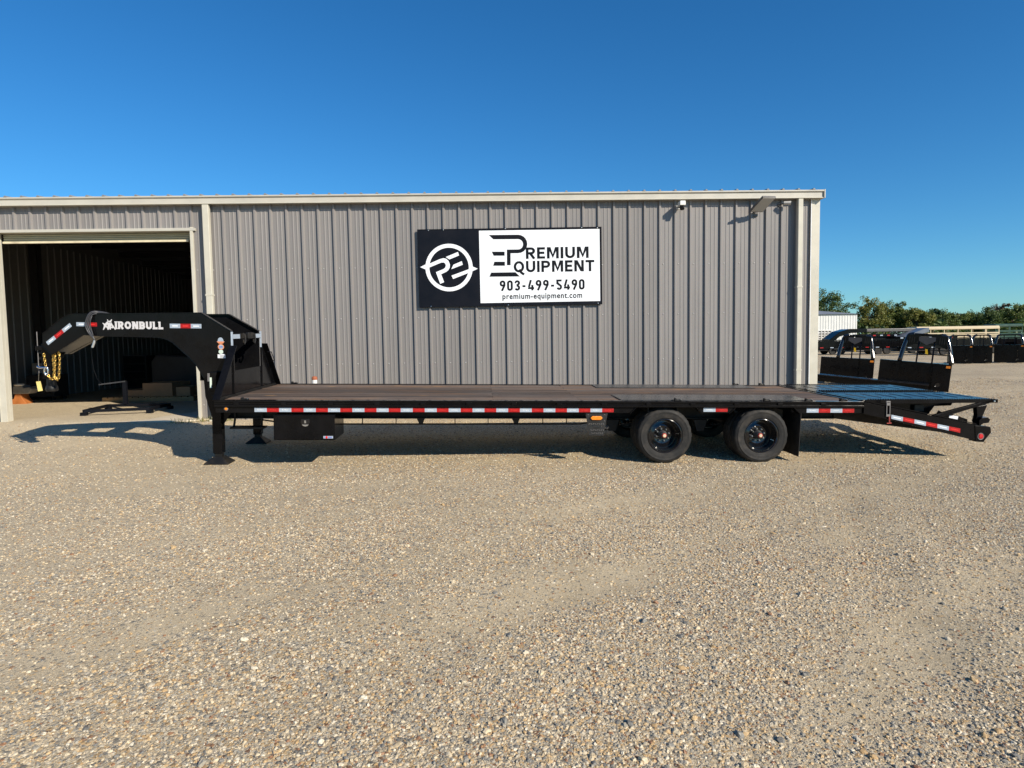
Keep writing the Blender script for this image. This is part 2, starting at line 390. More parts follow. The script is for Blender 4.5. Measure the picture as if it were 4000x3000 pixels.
def plank_mat():
    m, nt, p = newmat('weathered_deck_plank'); L = nt.links
    tc = N(nt, 'ShaderNodeTexCoord'); oi = N(nt, 'ShaderNodeObjectInfo')
    off = N(nt, 'ShaderNodeVectorMath', operation='ADD'); L.new(tc.outputs['Object'], off.inputs[0])
    cmb = N(nt, 'ShaderNodeCombineXYZ'); L.new(math_(nt, 'MULTIPLY', oi.outputs['Random'], 37.0), cmb.inputs['X'])
    L.new(cmb.outputs[0], off.inputs[1])
    mp = N(nt, 'ShaderNodeMapping'); mp.inputs['Scale'].default_value = (0.7, 11.0, 11.0); L.new(off.outputs[0], mp.inputs['Vector'])
    g = N(nt, 'ShaderNodeTexNoise', Scale=1.6, Detail=9.0, Roughness=0.72, Distortion=0.6); L.new(mp.outputs[0], g.inputs['Vector'])
    base = ramp(nt, g.outputs['Fac'], [(0.30, (0.016, 0.011, 0.009)), (0.44, (0.066, 0.041, 0.029)), (0.56, (0.135, 0.088, 0.060)), (0.70, (0.235, 0.17, 0.125))]).outputs[0]
    mp2 = N(nt, 'ShaderNodeMapping'); mp2.inputs['Scale'].default_value = (0.8, 2.6, 2.6); L.new(off.outputs[0], mp2.inputs['Vector'])
    w = N(nt, 'ShaderNodeTexNoise', Scale=1.3, Detail=7.0, Roughness=0.7); L.new(mp2.outputs[0], w.inputs['Vector'])
    wr = ramp(nt, w.outputs['Fac'], [(0.50, (0,0,0)), (0.64, (0.75,)*3)])
    base = mixc(nt, wr.outputs[0], base, (0.21, 0.105, 0.04))           # fresher orange wood and clay
    gy = N(nt, 'ShaderNodeTexNoise', Scale=0.9, Detail=5.0); L.new(mp2.outputs[0], gy.inputs['Vector'])
    gr = ramp(nt, gy.outputs['Fac'], [(0.40, (0,0,0)), (0.62, (0.6,)*3)])
    base = mixc(nt, gr.outputs[0], base, (0.12, 0.10, 0.088))
    vo = N(nt, 'ShaderNodeTexVoronoi', Scale=1.5); L.new(mp2.outputs[0], vo.inputs['Vector'])
    sc = ramp(nt, vo.outputs['Distance'], [(0.05, (0.85,)*3), (0.12, (0,0,0))])
    base = mixc(nt, sc.outputs[0], base, (0.40, 0.22, 0.08))            # chips down to bare wood
    hv = N(nt, 'ShaderNodeHueSaturation'); L.new(base, hv.inputs['Color'])
    L.new(math_(nt, 'MULTIPLY_ADD', oi.outputs['Random'], 0.75, 0.48), hv.inputs['Value'])
    L.new(hv.outputs[0], p.inputs['Base Color']); p.inputs['Roughness'].default_value = 0.72
    bp = N(nt, 'ShaderNodeBump', Strength=0.6, Distance=0.006); L.new(g.outputs['Fac'], bp.inputs['Height'])
    L.new(bp.outputs[0], p.inputs['Normal'])
    return m
M['plank'] = plank_mat()

def tread_mat(name, col, rough, scale=14.0, strength=0.8, spec=0.5):
    """steel tread plate: two crossed rows of raised lugs"""
    m, nt, p = newmat(name); L = nt.links
    tc = N(nt, 'ShaderNodeTexCoord'); mp = N(nt, 'ShaderNodeMapping'); mp.inputs['Rotation'].default_value = (0, 0, math.radians(45))
    L.new(tc.outputs['Object'], mp.inputs['Vector'])
    w1 = N(nt, 'ShaderNodeTexWave', Scale=scale, bands_direction='X'); w2 = N(nt, 'ShaderNodeTexWave', Scale=scale*0.5, bands_direction='Y')
    L.new(mp.outputs[0], w1.inputs['Vector']); L.new(mp.outputs[0], w2.inputs['Vector'])
    h = math_(nt, 'MULTIPLY', w1.outputs['Fac'], w2.outputs['Fac'])
    nz = N(nt, 'ShaderNodeTexNoise', Scale=5.0, Detail=6.0); L.new(tc.outputs['Object'], nz.inputs['Vector'])
    c = ramp(nt, nz.outputs['Fac'], [(0.35, col), (0.75, tuple(x*1.6+0.012 for x in col))]).outputs[0]
    p.inputs['Specular IOR Level'].default_value = spec
    L.new(c, p.inputs['Base Color']); L.new(math_(nt, 'MULTIPLY_ADD', nz.outputs['Fac'], 0.3, rough-0.1), p.inputs['Roughness'])
    bp = N(nt, 'ShaderNodeBump', Strength=strength, Distance=0.004); L.new(h, bp.inputs['Height']); L.new(bp.outputs[0], p.inputs['Normal'])
    return m
M['tread'] = tread_mat('black_tread_plate', (0.034, 0.032, 0.032), 0.20, 14.0, 0.22)
M['bracket_tread'] = tread_mat('black_diamond_bracket', (0.014, 0.014, 0.014), 0.28, 40.0, 0.9)
M['ramp'] = tread_mat('black_ramp_plate', (0.006, 0.006, 0.007), 0.16, 26.0, 0.16, 0.30)

def concrete_mat():
    m, nt, p = newmat('dusty_concrete'); L = nt.links
    geo = N(nt, 'ShaderNodeNewGeometry')
    a = N(nt, 'ShaderNodeTexNoise', Scale=0.8, Detail=9.0, Roughness=0.65); L.new(geo.outputs['Position'], a.inputs['Vector'])
    b = N(nt, 'ShaderNodeTexNoise', Scale=60.0, Detail=3.0); L.new(geo.outputs['Position'], b.inputs['Vector'])
    c = ramp(nt, a.outputs['Fac'], [(0.3, (0.50, 0.43, 0.325)), (0.7, (0.63, 0.55, 0.425))]).outputs[0]
    c = mixc(nt, 0.12, c, b.outputs['Color'], 'OVERLAY')
    L.new(c, p.inputs['Base Color']); p.inputs['Roughness'].default_value = 0.8
    bp = N(nt, 'ShaderNodeBump', Strength=0.2, Distance=0.004); L.new(b.outputs['Fac'], bp.inputs['Height']); L.new(bp.outputs[0], p.inputs['Normal'])
    return m
M['concrete'] = concrete_mat()

STONES = [(0.00, (0.46, 0.375, 0.26)), (0.14, (0.32, 0.295, 0.255)), (0.26, (0.56, 0.475, 0.35)), (0.38, (0.145, 0.142, 0.138)),
          (0.46, (0.40, 0.275, 0.145)), (0.54, (0.54, 0.475, 0.38)), (0.64, (0.215, 0.208, 0.196)), (0.73, (0.50, 0.36, 0.205)),
          (0.80, (0.37, 0.33, 0.27)), (0.91, (0.26, 0.140, 0.080)), (0.95, (0.62, 0.565, 0.475))]
STONES = [(p_, (c_[0]*1.05, c_[1]*1.01, c_[2]*0.90)) for p_, c_ in STONES]
PATCH_SCALE = 0.8
LANES = ((-2.3, 0.42), (-0.55, 0.42), (-5.2, 0.5), (-3.6, 0.45), (1.1, 0.35))
PA, PB = (0.62, -0.78, 0.0), (0.35, 0.28, 0.0)        # across and along the wheel tracks
def gravel_mat():
    m, nt, p = newmat('gravel_ground'); L = nt.links
    geo = N(nt, 'ShaderNodeNewGeometry'); P = geo.outputs['Position']
    da = N(nt, 'ShaderNodeVectorMath', operation='DOT_PRODUCT'); L.new(P, da.inputs[0]); da.inputs[1].default_value = PA
    db = N(nt, 'ShaderNodeVectorMath', operation='DOT_PRODUCT'); L.new(P, db.inputs[0]); db.inputs[1].default_value = PB
    pc = N(nt, 'ShaderNodeCombineXYZ'); L.new(da.outputs['Value'], pc.inputs[0]); L.new(db.outputs['Value'], pc.inputs[1])
    patch = N(nt, 'ShaderNodeTexNoise', Scale=PATCH_SCALE, Detail=5.0, Roughness=0.55, Distortion=0.4); L.new(pc.outputs[0], patch.inputs['Vector'])
    big = N(nt, 'ShaderNodeTexNoise', Scale=0.22, Detail=4.0, Roughness=0.6); L.new(P, big.inputs['Vector'])
    fine = N(nt, 'ShaderNodeTexNoise', Scale=3.0, Detail=8.0, Roughness=0.7); L.new(P, fine.inputs['Vector'])
    sand = ramp(nt, fine.outputs['Fac'], [(0.3, (0.43, 0.355, 0.235)), (0.7, (0.56, 0.475, 0.330))]).outputs[0]
    grit = N(nt, 'ShaderNodeTexNoise', Scale=170.0, Detail=2.0, Roughness=0.6); L.new(P, grit.inputs['Vector'])
    gr = ramp(nt, grit.outputs['Fac'], [(0.35, (0.55, 0.53, 0.50)), (0.65, (1.3, 1.28, 1.25))]).outputs[0]
    sand = mixc(nt, 0.8, sand, gr, 'MULTIPLY')
    v1 = N(nt, 'ShaderNodeTexVoronoi', Scale=44.0, Randomness=1.0); L.new(P, v1.inputs['Vector'])
    v2 = N(nt, 'ShaderNodeTexVoronoi', Scale=92.0, Randomness=1.0); L.new(P, v2.inputs['Vector'])
    s1 = N(nt, 'ShaderNodeSeparateColor'); L.new(v1.outputs['Color'], s1.inputs[0])
    s2 = N(nt, 'ShaderNodeSeparateColor'); L.new(v2.outputs['Color'], s2.inputs[0])
    c1 = ramp(nt, s1.outputs[0], STONES, 'CONSTANT').outputs[0]; c2 = ramp(nt, s2.outputs[0], STONES, 'CONSTANT').outputs[0]
    # small stones show where their own value beats the sand cover
    cover = ramp(nt, patch.outputs['Fac'], [(0.36, (0.18,)*3), (0.60, (0.95,)*3)]).outputs[0]
    sx = N(nt, 'ShaderNodeSeparateXYZ'); L.new(P, sx.inputs[0])
    lx = N(nt, 'ShaderNodeMapRange'); L.new(sx.outputs['X'], lx.inputs[0])
    for i_, v_ in ((1, -8.0), (2, -1.5), (3, 0.35), (4, 1.0)): lx.inputs[i_].default_value = v_      # fines pack down before the doorway
    cover = math_(nt, 'MULTIPLY', cover, lx.outputs[0])
    wob = math_(nt, 'ADD', da.outputs['Value'], math_(nt, 'MULTIPLY', big.outputs['Fac'], 1.6))
    for t0, wd in LANES:
        ln = math_(nt, 'MINIMUM', math_(nt, 'DIVIDE', math_(nt, 'ABSOLUTE', math_(nt, 'SUBTRACT', wob, t0)), wd), 1.0)
        cover = math_(nt, 'MULTIPLY', cover, math_(nt, 'MULTIPLY_ADD', ln, 0.5, 0.5))
    k2 = math_(nt, 'LESS_THAN', s2.outputs[1], cover)
    col = mixc(nt, math_(nt, 'MULTIPLY', k2, 0.85), sand, c2)
    k1 = math_(nt, 'LESS_THAN', s1.outputs[1], math_(nt, 'MULTIPLY', cover, 0.6))
    col = mixc(nt, math_(nt, 'MULTIPLY', k1, 0.85), col, c1)
    tone = ramp(nt, big.outputs['Fac'], [(0.32, (0.83, 0.82, 0.81)), (0.68, (1.12, 1.09, 1.05))]).outputs[0]
    col = mixc(nt, 1.0, col, tone, 'MULTIPLY')
    col = mixc(nt, math_(nt, 'MULTIPLY_ADD', lx.outputs[0], -0.75, 0.75), col, (0.60, 0.50, 0.35))      # pale fines before the doorway
    L.new(col, p.inputs['Base Color']); p.inputs['Roughness'].default_value = 0.85
    p.inputs['Specular IOR Level'].default_value = 0.25
    hgt = math_(nt, 'ADD', math_(nt, 'MULTIPLY', math_(nt, 'SUBTRACT', 1.0, v1.outputs['Distance']), math_(nt, 'MULTIPLY', k1, 1.0)),
                math_(nt, 'MULTIPLY', math_(nt, 'SUBTRACT', 1.0, v2.outputs['Distance']), math_(nt, 'MULTIPLY', k2, 0.55)))
    hgt = math_(nt, 'ADD', hgt, math_(nt, 'MULTIPLY', grit.outputs['Fac'], 0.5))
    bp = N(nt, 'ShaderNodeBump', Strength=0.9, Distance=0.008); L.new(hgt, bp.inputs['Height']); L.new(bp.outputs[0], p.inputs['Normal'])
    return m
M['gravel'] = gravel_mat()

def stone_mat():
    m, nt, p = newmat('gravel_stone'); L = nt.links
    at = N(nt, 'ShaderNodeAttribute', attribute_type='INSTANCER', attribute_name='tint')
    c = ramp(nt, at.outputs['Fac'], STONES, 'CONSTANT').outputs[0]
    geo = N(nt, 'ShaderNodeNewGeometry')
    nz = N(nt, 'ShaderNodeTexNoise', Scale=120.0, Detail=4.0); L.new(geo.outputs['Position'], nz.inputs['Vector'])
    c = mixc(nt, 0.55, c, ramp(nt, nz.outputs['Fac'], [(0.3, (0.6,)*3), (0.7, (1.25,)*3)]).outputs[0], 'MULTIPLY')
    L.new(c, p.inputs['Base Color']); p.inputs['Roughness'].default_value = 0.62
    return m
M['stone'] = stone_mat()

def leaf_mat(name, a, b, c=None):
    m, nt, p = newmat(name); L = nt.links
    geo = N(nt, 'ShaderNodeNewGeometry'); oi = N(nt, 'ShaderNodeObjectInfo')
    nz = N(nt, 'ShaderNodeTexNoise', Scale=0.7, Detail=4.0); L.new(geo.outputs['Position'], nz.inputs['Vector'])
    f = math_(nt, 'ADD', math_(nt, 'MULTIPLY', geo.outputs['Random Per Island'], 0.45), math_(nt, 'MULTIPLY', nz.outputs['Fac'], 0.6))
    stops = [(0.2, a), (0.7, b)] + ([(0.92, c)] if c else [])
    L.new(ramp(nt, f, stops).outputs[0], p.inputs['Base Color']); p.inputs['Roughness'].default_value = 0.6
    p.inputs['Subsurface Weight'].default_value = 0.0
    tr = N(nt, 'ShaderNodeBsdfTranslucent'); tr.inputs[0].default_value = (*[x*1.3 for x in b], 1)
    mx = N(nt, 'ShaderNodeMixShader'); mx.inputs[0].default_value = 0.2
    L.new(p.outputs[0], mx.inputs[1]); L.new(tr.outputs[0], mx.inputs[2])
    L.new(mx.outputs[0], nt.nodes['Material Output'].inputs[0]); return m
M['leaf'] = leaf_mat('green_leaf', (0.045, 0.075, 0.016), (0.14, 0.175, 0.035))
M['leaf_dark'] = leaf_mat('dark_leaf', (0.03, 0.055, 0.015), (0.095, 0.135, 0.03))
M['leaf_yellow'] = leaf_mat('yellowing_leaf', (0.07, 0.09, 0.016), (0.20, 0.20, 0.038), (0.32, 0.15, 0.05))
M['leaf_brown'] = leaf_mat('browning_leaf', (0.06, 0.055, 0.028), (0.13, 0.095, 0.05), (0.2, 0.11, 0.05))
M['bark'] = plain('bark', (0.10, 0.075, 0.055), 0.9, vary=0.3, vscale=3, bump=0.5, bscale=20)

# ------------------------------------------------------------------ ground
def sstep(a, b, x):
    t = np.clip((x-a)/(b-a), 0, 1); return t*t*(3-2*t)
def gh(x, y, fine=True):
    """height of the gravel yard"""
    x = np.asarray(x, float); y = np.asarray(y, float)
    base = -0.115 - 0.0125*np.clip(x, -8, 8)
    w = sstep(9.5, 6.8, x)
    sl = np.where(y > 8.8, 0.0231*np.clip(y-8.8, 0, 4)*w, 0.008*np.clip(y-8.8, -9, 0))
    pad = w*0.085*sstep(11.3, 12.45, y)*sstep(-20, -14, x)
    z = base + sl + pad
    und = 0.010*np.sin(x*0.9+0.4*np.sin(y*0.7))*np.sin(y*0.8+1.3) + 0.006*np.sin(2.1*x+1.7*y)*np.sin(1.3*x-1.9*y+0.5)
    # wide tyre ruts, running off to the right foreground
    t = (x*0.62 - y*0.78)
    und += -0.010*np.exp(-((t+3.1)/0.22)**2) - 0.010*np.exp(-((t+1.35)/0.22)**2) + 0.007*np.exp(-((t+2.2)/0.35)**2)
    rut2 = (x*0.93 - y*0.35)
    und += -0.012*np.exp(-((rut2-0.9)/0.2)**2) + 0.008*np.exp(-((rut2-1.3)/0.2)**2)
    lvl = np.exp(-((np.clip(np.abs(x+0.5)-5.5, 0, 99))/2)**2 - ((np.clip(np.abs(y-9.7)-1.6, 0, 99))/1.2)**2)
    return z + und*(1-0.75*lvl)*np.exp(-(np.clip(y-20, 0, 999)/20)**2)

def grid_mesh(name, xs, ys):
    X, Y = np.meshgrid(xs, ys); Z = gh(X, Y)
    nx, ny = len(xs), len(ys)
    v = np.stack([X.ravel(), Y.ravel(), Z.ravel()], 1)
    i = np.arange((ny-1)*(nx-1)); r, c = i//(nx-1), i % (nx-1); a = r*nx+c
    f = np.stack([a, a+1, a+nx+1, a+nx], 1)
    me = bpy.data.meshes.new(name)
    me.vertices.add(len(v)); me.vertices.foreach_set('co', v.ravel())
    me.loops.add(f.size); me.loops.foreach_set('vertex_index', f.ravel().astype(np.int32))
    me.polygons.add(len(f)); me.polygons.foreach_set('loop_start', np.arange(0, f.size, 4, dtype=np.int32))
    me.update(calc_edges=True); me.validate()
    me.polygons.foreach_set('use_smooth', [True]*len(me.polygons)); return me
def spread(a, b, fine, far, n):
    lo = a - np.geomspace(fine, far, n)[::-1]; hi = b + np.geomspace(fine, far, n)
    return np.concatenate([lo, np.arange(a, b, fine), hi])
gme = grid_mesh('ground', spread(-15, 15, 0.1, 900, 40), spread(-4, 14, 0.1, 900, 40))
ground = link('ground', gme, M['gravel']); tag(ground, kind='structure')

def gravel_layer(name, half, y0, y1, step, dens, smin, smax, seed, label, lo=0.38, hi=0.62, floor=0.12, fade=None, side=(0.55, 1.15), cx=0.0):
    """loose stones scattered on the yard, denser in patches"""
    ys = np.arange(y0, y1+1e-6, step); ts = np.linspace(-1, 1, 90)
    X = cx+ts[None, :]*(np.array([half(y) for y in ys]))[:, None]; Y = np.repeat(ys[:, None], len(ts), 1)
    vv = np.stack([X, Y, gh(X, Y)], -1).reshape(-1, 3); nx = len(ts); ii = np.arange((len(ys)-1)*(nx-1)); qa = ii//(nx-1)*nx+ii % (nx-1)
    me = bpy.data.meshes.new(name); me.from_pydata(vv.tolist(), [], np.stack([qa, qa+1, qa+nx+1, qa+nx], 1).tolist()); me.update()
    o = link(name, me, M['stone'])
    tag(o, label, 'gravel', kind='stuff')
    ng = bpy.data.node_groups.new(name+'_scatter', 'GeometryNodeTree')
    ng.interface.new_socket('Geometry', in_out='INPUT', socket_type='NodeSocketGeometry')
    ng.interface.new_socket('Geometry', in_out='OUTPUT', socket_type='NodeSocketGeometry')
    nn, ll = ng.nodes, ng.links
    gi = nn.new('NodeGroupInput'); go = nn.new('NodeGroupOutput')
    pos = nn.new('GeometryNodeInputPosition')
    nz = nn.new('ShaderNodeTexNoise'); nz.inputs['Scale'].default_value = PATCH_SCALE
    nz.inputs['Detail'].default_value = 5.0; nz.inputs['Roughness'].default_value = 0.55; nz.inputs['Distortion'].default_value = 0.4
    da = nn.new('ShaderNodeVectorMath'); da.operation = 'DOT_PRODUCT'; ll.new(pos.outputs[0], da.inputs[0]); da.inputs[1].default_value = PA
    db = nn.new('ShaderNodeVectorMath'); db.operation = 'DOT_PRODUCT'; ll.new(pos.outputs[0], db.inputs[0]); db.inputs[1].default_value = PB
    pc = nn.new('ShaderNodeCombineXYZ'); ll.new(da.outputs['Value'], pc.inputs[0]); ll.new(db.outputs['Value'], pc.inputs[1])
    ll.new(pc.outputs[0], nz.inputs['Vector'])
    mr = nn.new('ShaderNodeMapRange'); ll.new(nz.outputs['Fac'], mr.inputs[0])
    for i, v in ((1, lo), (2, hi), (3, floor*dens), (4, dens)): mr.inputs[i].default_value = v
    dfield = mr.outputs[0]
    sx = nn.new('ShaderNodeSeparateXYZ'); ll.new(pos.outputs[0], sx.inputs[0])
    # more loose stone towards the right of the yard, packed fines towards the left
    mx = nn.new('ShaderNodeMapRange'); ll.new(sx.outputs['X'], mx.inputs[0])
    for i, v in ((1, -4.0), (2, 3.5), (3, side[0]), (4, side[1])): mx.inputs[i].default_value = v
    mm = nn.new('ShaderNodeMath'); mm.operation = 'MULTIPLY'; ll.new(dfield, mm.inputs[0]); ll.new(mx.outputs[0], mm.inputs[1])
    bgn = nn.new('ShaderNodeTexNoise'); bgn.inputs['Scale'].default_value = 0.22; bgn.inputs['Detail'].default_value = 4.0; bgn.inputs['Roughness'].default_value = 0.6
    ll.new(pos.outputs[0], bgn.inputs['Vector'])
    def mth(op, a_, b_, c_=None):
        q = nn.new('ShaderNodeMath'); q.operation = op
        for i, v in enumerate((a_, b_, c_)):
            if v is None: continue
            if hasattr(v, 'is_output'): ll.new(v, q.inputs[i])
            else: q.inputs[i].default_value = v
        return q.outputs[0]
    wob = mth('ADD', da.outputs['Value'], mth('MULTIPLY', bgn.outputs['Fac'], 1.6)); cur = mm.outputs[0]
    for t0, wd in LANES:
        ln = mth('MINIMUM', mth('DIVIDE', mth('ABSOLUTE', mth('SUBTRACT', wob, t0), None), wd), 1.0)
        cur = mth('MULTIPLY', cur, mth('MULTIPLY_ADD', ln, 0.6, 0.4))
    class _O: pass
    mm = _O(); mm.outputs = [cur]
    if fade:
        my = nn.new('ShaderNodeMapRange'); ll.new(sx.outputs['Y'], my.inputs[0])
        for i, v in zip((1, 2, 3, 4), fade): my.inputs[i].default_value = v
        m2 = nn.new('ShaderNodeMath'); m2.operation = 'MULTIPLY'; ll.new(mm.outputs[0], m2.inputs[0]); ll.new(my.outputs[0], m2.inputs[1]); mm = m2
    dp = nn.new('GeometryNodeDistributePointsOnFaces'); dp.distribute_method = 'RANDOM'
    ll.new(gi.outputs[0], dp.inputs['Mesh']); ll.new(mm.outputs[0], dp.inputs['Density']); dp.inputs['Seed'].default_value = seed
    gti = nn.new('GeometryNodeGeometryToInstance')
    for k in range(7):
        ic = nn.new('GeometryNodeMeshIcoSphere'); ic.inputs['Subdivisions'].default_value = 2; ic.inputs['Radius'].default_value = 1.0
        p2 = nn.new('GeometryNodeInputPosition')
        off = nn.new('ShaderNodeVectorMath'); off.operation = 'ADD'; ll.new(p2.outputs[0], off.inputs[0])
        off.inputs[1].default_value = (k*7.3+seed, k*3.1, k*1.7)
        n2 = nn.new('ShaderNodeTexNoise'); n2.inputs['Scale'].default_value = 0.9; n2.inputs['Detail'].default_value = 2.0
        ll.new(off.outputs[0], n2.inputs['Vector'])
        sub = nn.new('ShaderNodeVectorMath'); sub.operation = 'SUBTRACT'; ll.new(n2.outputs['Color'], sub.inputs[0]); sub.inputs[1].default_value = (0.5,)*3
        sc = nn.new('ShaderNodeVectorMath'); sc.operation = 'SCALE'; ll.new(sub.outputs[0], sc.inputs[0]); sc.inputs['Scale'].default_value = 1.9
        sp = nn.new('GeometryNodeSetPosition'); ll.new(ic.outputs[0], sp.inputs['Geometry']); ll.new(sc.outputs[0], sp.inputs['Offset'])
        tf = nn.new('GeometryNodeTransform'); ll.new(sp.outputs[0], tf.inputs['Geometry'])
        tf.inputs['Scale'].default_value = (1.0, 0.6+0.35*((k*37) % 10)/10, 0.42+0.3*((k*53) % 10)/10)
        sm = nn.new('GeometryNodeSetMaterial'); sm.inputs['Material'].default_value = M['stone']; ll.new(tf.outputs[0], sm.inputs['Geometry'])
        ll.new(sm.outputs[0], gti.inputs[0])
    ip = nn.new('GeometryNodeInstanceOnPoints'); ll.new(dp.outputs['Points'], ip.inputs['Points']); ll.new(gti.outputs[0], ip.inputs['Instance'])
    ip.inputs['Pick Instance'].default_value = True
    def rv(t, lo_, hi_, sd):
        r = nn.new('FunctionNodeRandomValue'); r.data_type = t
        ins = [i for i in r.inputs if i.enabled and i.name in ('Min', 'Max')]
        ins[0].default_value = lo_; ins[1].default_value = hi_
        r.inputs['Seed'].default_value = sd
        return [o_ for o_ in r.outputs if o_.enabled][0]
    ll.new(rv('INT', 0, 6, seed+1), ip.inputs['Instance Index'])
    rot = rv('FLOAT_VECTOR', (-0.35, -0.35, 0), (0.35, 0.35, 6.28), seed+2); ll.new(rot, ip.inputs['Rotation'])
    pw = nn.new('ShaderNodeMath'); pw.operation = 'POWER'; ll.new(rv('FLOAT', 0.0, 1.0, seed+3), pw.inputs[0]); pw.inputs[1].default_value = 3.0
    ms = nn.new('ShaderNodeMapRange'); ll.new(pw.outputs[0], ms.inputs[0])
    for i, v in ((1, 0), (2, 1), (3, smin), (4, smax)): ms.inputs[i].default_value = v
    ll.new(ms.outputs[0], ip.inputs['Scale'])
    st = nn.new('GeometryNodeStoreNamedAttribute'); st.data_type = 'FLOAT'; st.domain = 'INSTANCE'
    st.inputs['Name'].default_value = 'tint'; ll.new(ip.outputs[0], st.inputs['Geometry'])
    vin = [i for i in st.inputs if i.name == 'Value' and i.enabled][0]
    ll.new(rv('FLOAT', 0.0, 1.0, seed+4), vin)
    ll.new(st.outputs[0], go.inputs[0])
    md = o.modifiers.new('scatter', 'NODES'); md.node_group = ng
    return o
gravel_layer('gravel', lambda y: 0.86*y+0.9, 1.9, 8.2, 0.1, 11000, 0.0030, 0.0125, 11, 'loose tan and grey gravel over the near yard', floor=0.20, fade=(2.2, 8.2, 1.0, 0.20))
gravel_layer('gravel', lambda y: 0.86*y+0.9, 1.9, 7.0, 0.1, 170, 0.010, 0.024, 23, 'coarser stones lying in the gravel, mostly at the right', lo=0.42, hi=0.62, floor=0.10, fade=(2.2, 7.0, 1.0, 0.25), side=(0.25, 1.5))
gravel_layer('gravel', lambda y: 11.5, 6.4, 12.3, 0.1, 1100, 0.006, 0.016, 37, 'pale gravel under and behind the trailer', lo=0.30, hi=0.55, floor=0.35, fade=(6.4, 8.2, 0.0, 1.0), side=(0.25, 1.1))

gravel_layer('gravel', lambda y: 6.4, 12.3, 26.0, 0.2, 300, 0.009, 0.022, 51, 'gravel of the open yard beyond the shop corner', lo=0.30, hi=0.55, floor=0.35, cx=13.0, side=(1.0, 1.0))

# ------------------------------------------------------------------ metal building
WY, WK = 12.7992, 0.0283
wn_ = math.sqrt(1+WK*WK)
EW = Vector((1/wn_, WK/wn_, 0)); NW = Vector((WK/wn_, -1/wn_, 0))      # along the wall, out of the wall
WALL_M = Matrix(((EW.x, -NW.x, 0), (EW.y, -NW.y, 0), (0, 0, 1)))        # local x along, y into the building, z up
S0, S1, ZB, ZE = -13.6, 6.02, 0.06, 4.36
DL, DR, DH = -9.87, -6.19, 3.81
ORG = Vector((0, WY, 0))
bld = empty('metal_building', ORG, WALL_M, 'long taupe ribbed metal shop building with open roll-up doorway behind the trailer', 'building')
R0, RP = -4.3755, 0.3048

def rib_profile(a, b):
    """panel cross-section between a and b: (s, out) points with major and minor ribs"""
    pts = []
    k0 = math.floor((a-R0)/RP)-1; k1 = math.ceil((b-R0)/RP)+1
    for k in range(k0, k1+1):
        r = R0+k*RP
        pts += [(r+0.006, 0), (r+0.022, 0.040), (r+0.052, 0.040), (r+0.074, 0.0),
                (r+0.136, 0), (r+0.144, 0.0055), (r+0.162, 0.0055), (r+0.170, 0),
                (r+0.212, 0), (r+0.220, 0.0055), (r+0.238, 0.0055), (r+0.246, 0)]
    def at(s):
        for (s0, o0), (s1, o1) in zip(pts, pts[1:]):
            if s0 <= s <= s1: return o0+(o1-o0)*(s-s0)/(s1-s0)
        return 0
    inner = [p for p in pts if a+1e-4 < p[0] < b-1e-4]
    return [(a, at(a))] + inner + [(b, at(b))]
def panel(a, b, z0, z1, lift=0.0):
    pr = rib_profile(a, b); mb = MB(); n = len(pr); T = 0.004
    vs = []
    for z in (z0, z1):
        vs += [(s, -o-lift, z) for s, o in pr]
    for z in (z0, z1):
        vs += [(s, -o-lift+T, z) for s, o in pr]
    fs = []
    for i in range(n-1):
        fs.append((i, i+1, n+i+1, n+i)); fs.append((2*n+i, 3*n+i, 3*n+i+1, 2*n+i+1))
    mb.add(vs, fs); return mb
k = math.ceil((S0-R0)/RP); k -= k % 3
s = R0+k*RP; idx = 0
while s < S1:
    a, b = max(s, S0), min(s+3*RP, S1)
    for lo, hi, z0 in ((S0, DL-0.07, ZB), (DL-0.07, DR+0.055, DH+0.05), (DR+0.055, S1, ZB)):
        aa, bb = max(a, lo), min(b, hi)
        if bb-aa > 0.02:
            panel(aa, bb, z0, ZE, 0.0015*(idx % 2)).build('wall_panel', M['wall'], bld)
    s += 3*RP; idx += 1
# screw heads in three rows
mb = MB()
for zrow in (0.42, 1.175, 2.076, 3.06):
    kk = math.ceil((S0-R0)/RP)
    while R0+kk*RP+0.11 < S1:
        sc_ = R0+kk*RP+0.108; kk += 1
        if DL-0.07 < sc_ < DR+0.05: continue
        mb.lathe([(0.0, -0.008), (0.008, -0.007), (0.013, 0.0)], 6, (sc_, -0.002, zrow+random.uniform(-.006, .006)))
o = mb.build('screw_heads', M['screw'], bld); o['kind'] = 'stuff'
# base angle
MB().box(DR+0.06, S1, -0.012, 0.0, ZB-0.1, ZB+0.02).build('base_trim', M['cream'], bld)
# gutter: boxed with a rolled lip and a lower bead
GO = 0.17
gp = [(0.02, 4.30), (-GO+0.045, 4.30), (-GO+0.03, 4.315), (-GO+0.03, 4.405), (-GO, 4.425), (-GO, 4.452), (-GO+0.012, 4.452), (-GO+0.02, 4.437), (0.02, 4.437)]
MB().prism(gp, S0-0.1, 6.21, 'x').build('gutter', M['gutter'], bld, bevel=0.003)
mb = MB(); mb.box(S0-0.1, 6.21, -GO+0.012, -GO+0.030, 4.296, 4.312); mb.build('gutter_bead', M['cream'], bld, bevel=0.003)
mb = MB(); mb.box(6.195, 6.215, -GO-0.004, 0.02, 4.295, 4.46); mb.build('gutter_end_cap', M['gutter'], bld)
# eave closure behind the gutter
MB().box(S0, S1+0.15, 0.006, 0.03, 4.25, 4.44).build('eave_strut', M['gutter'], bld)
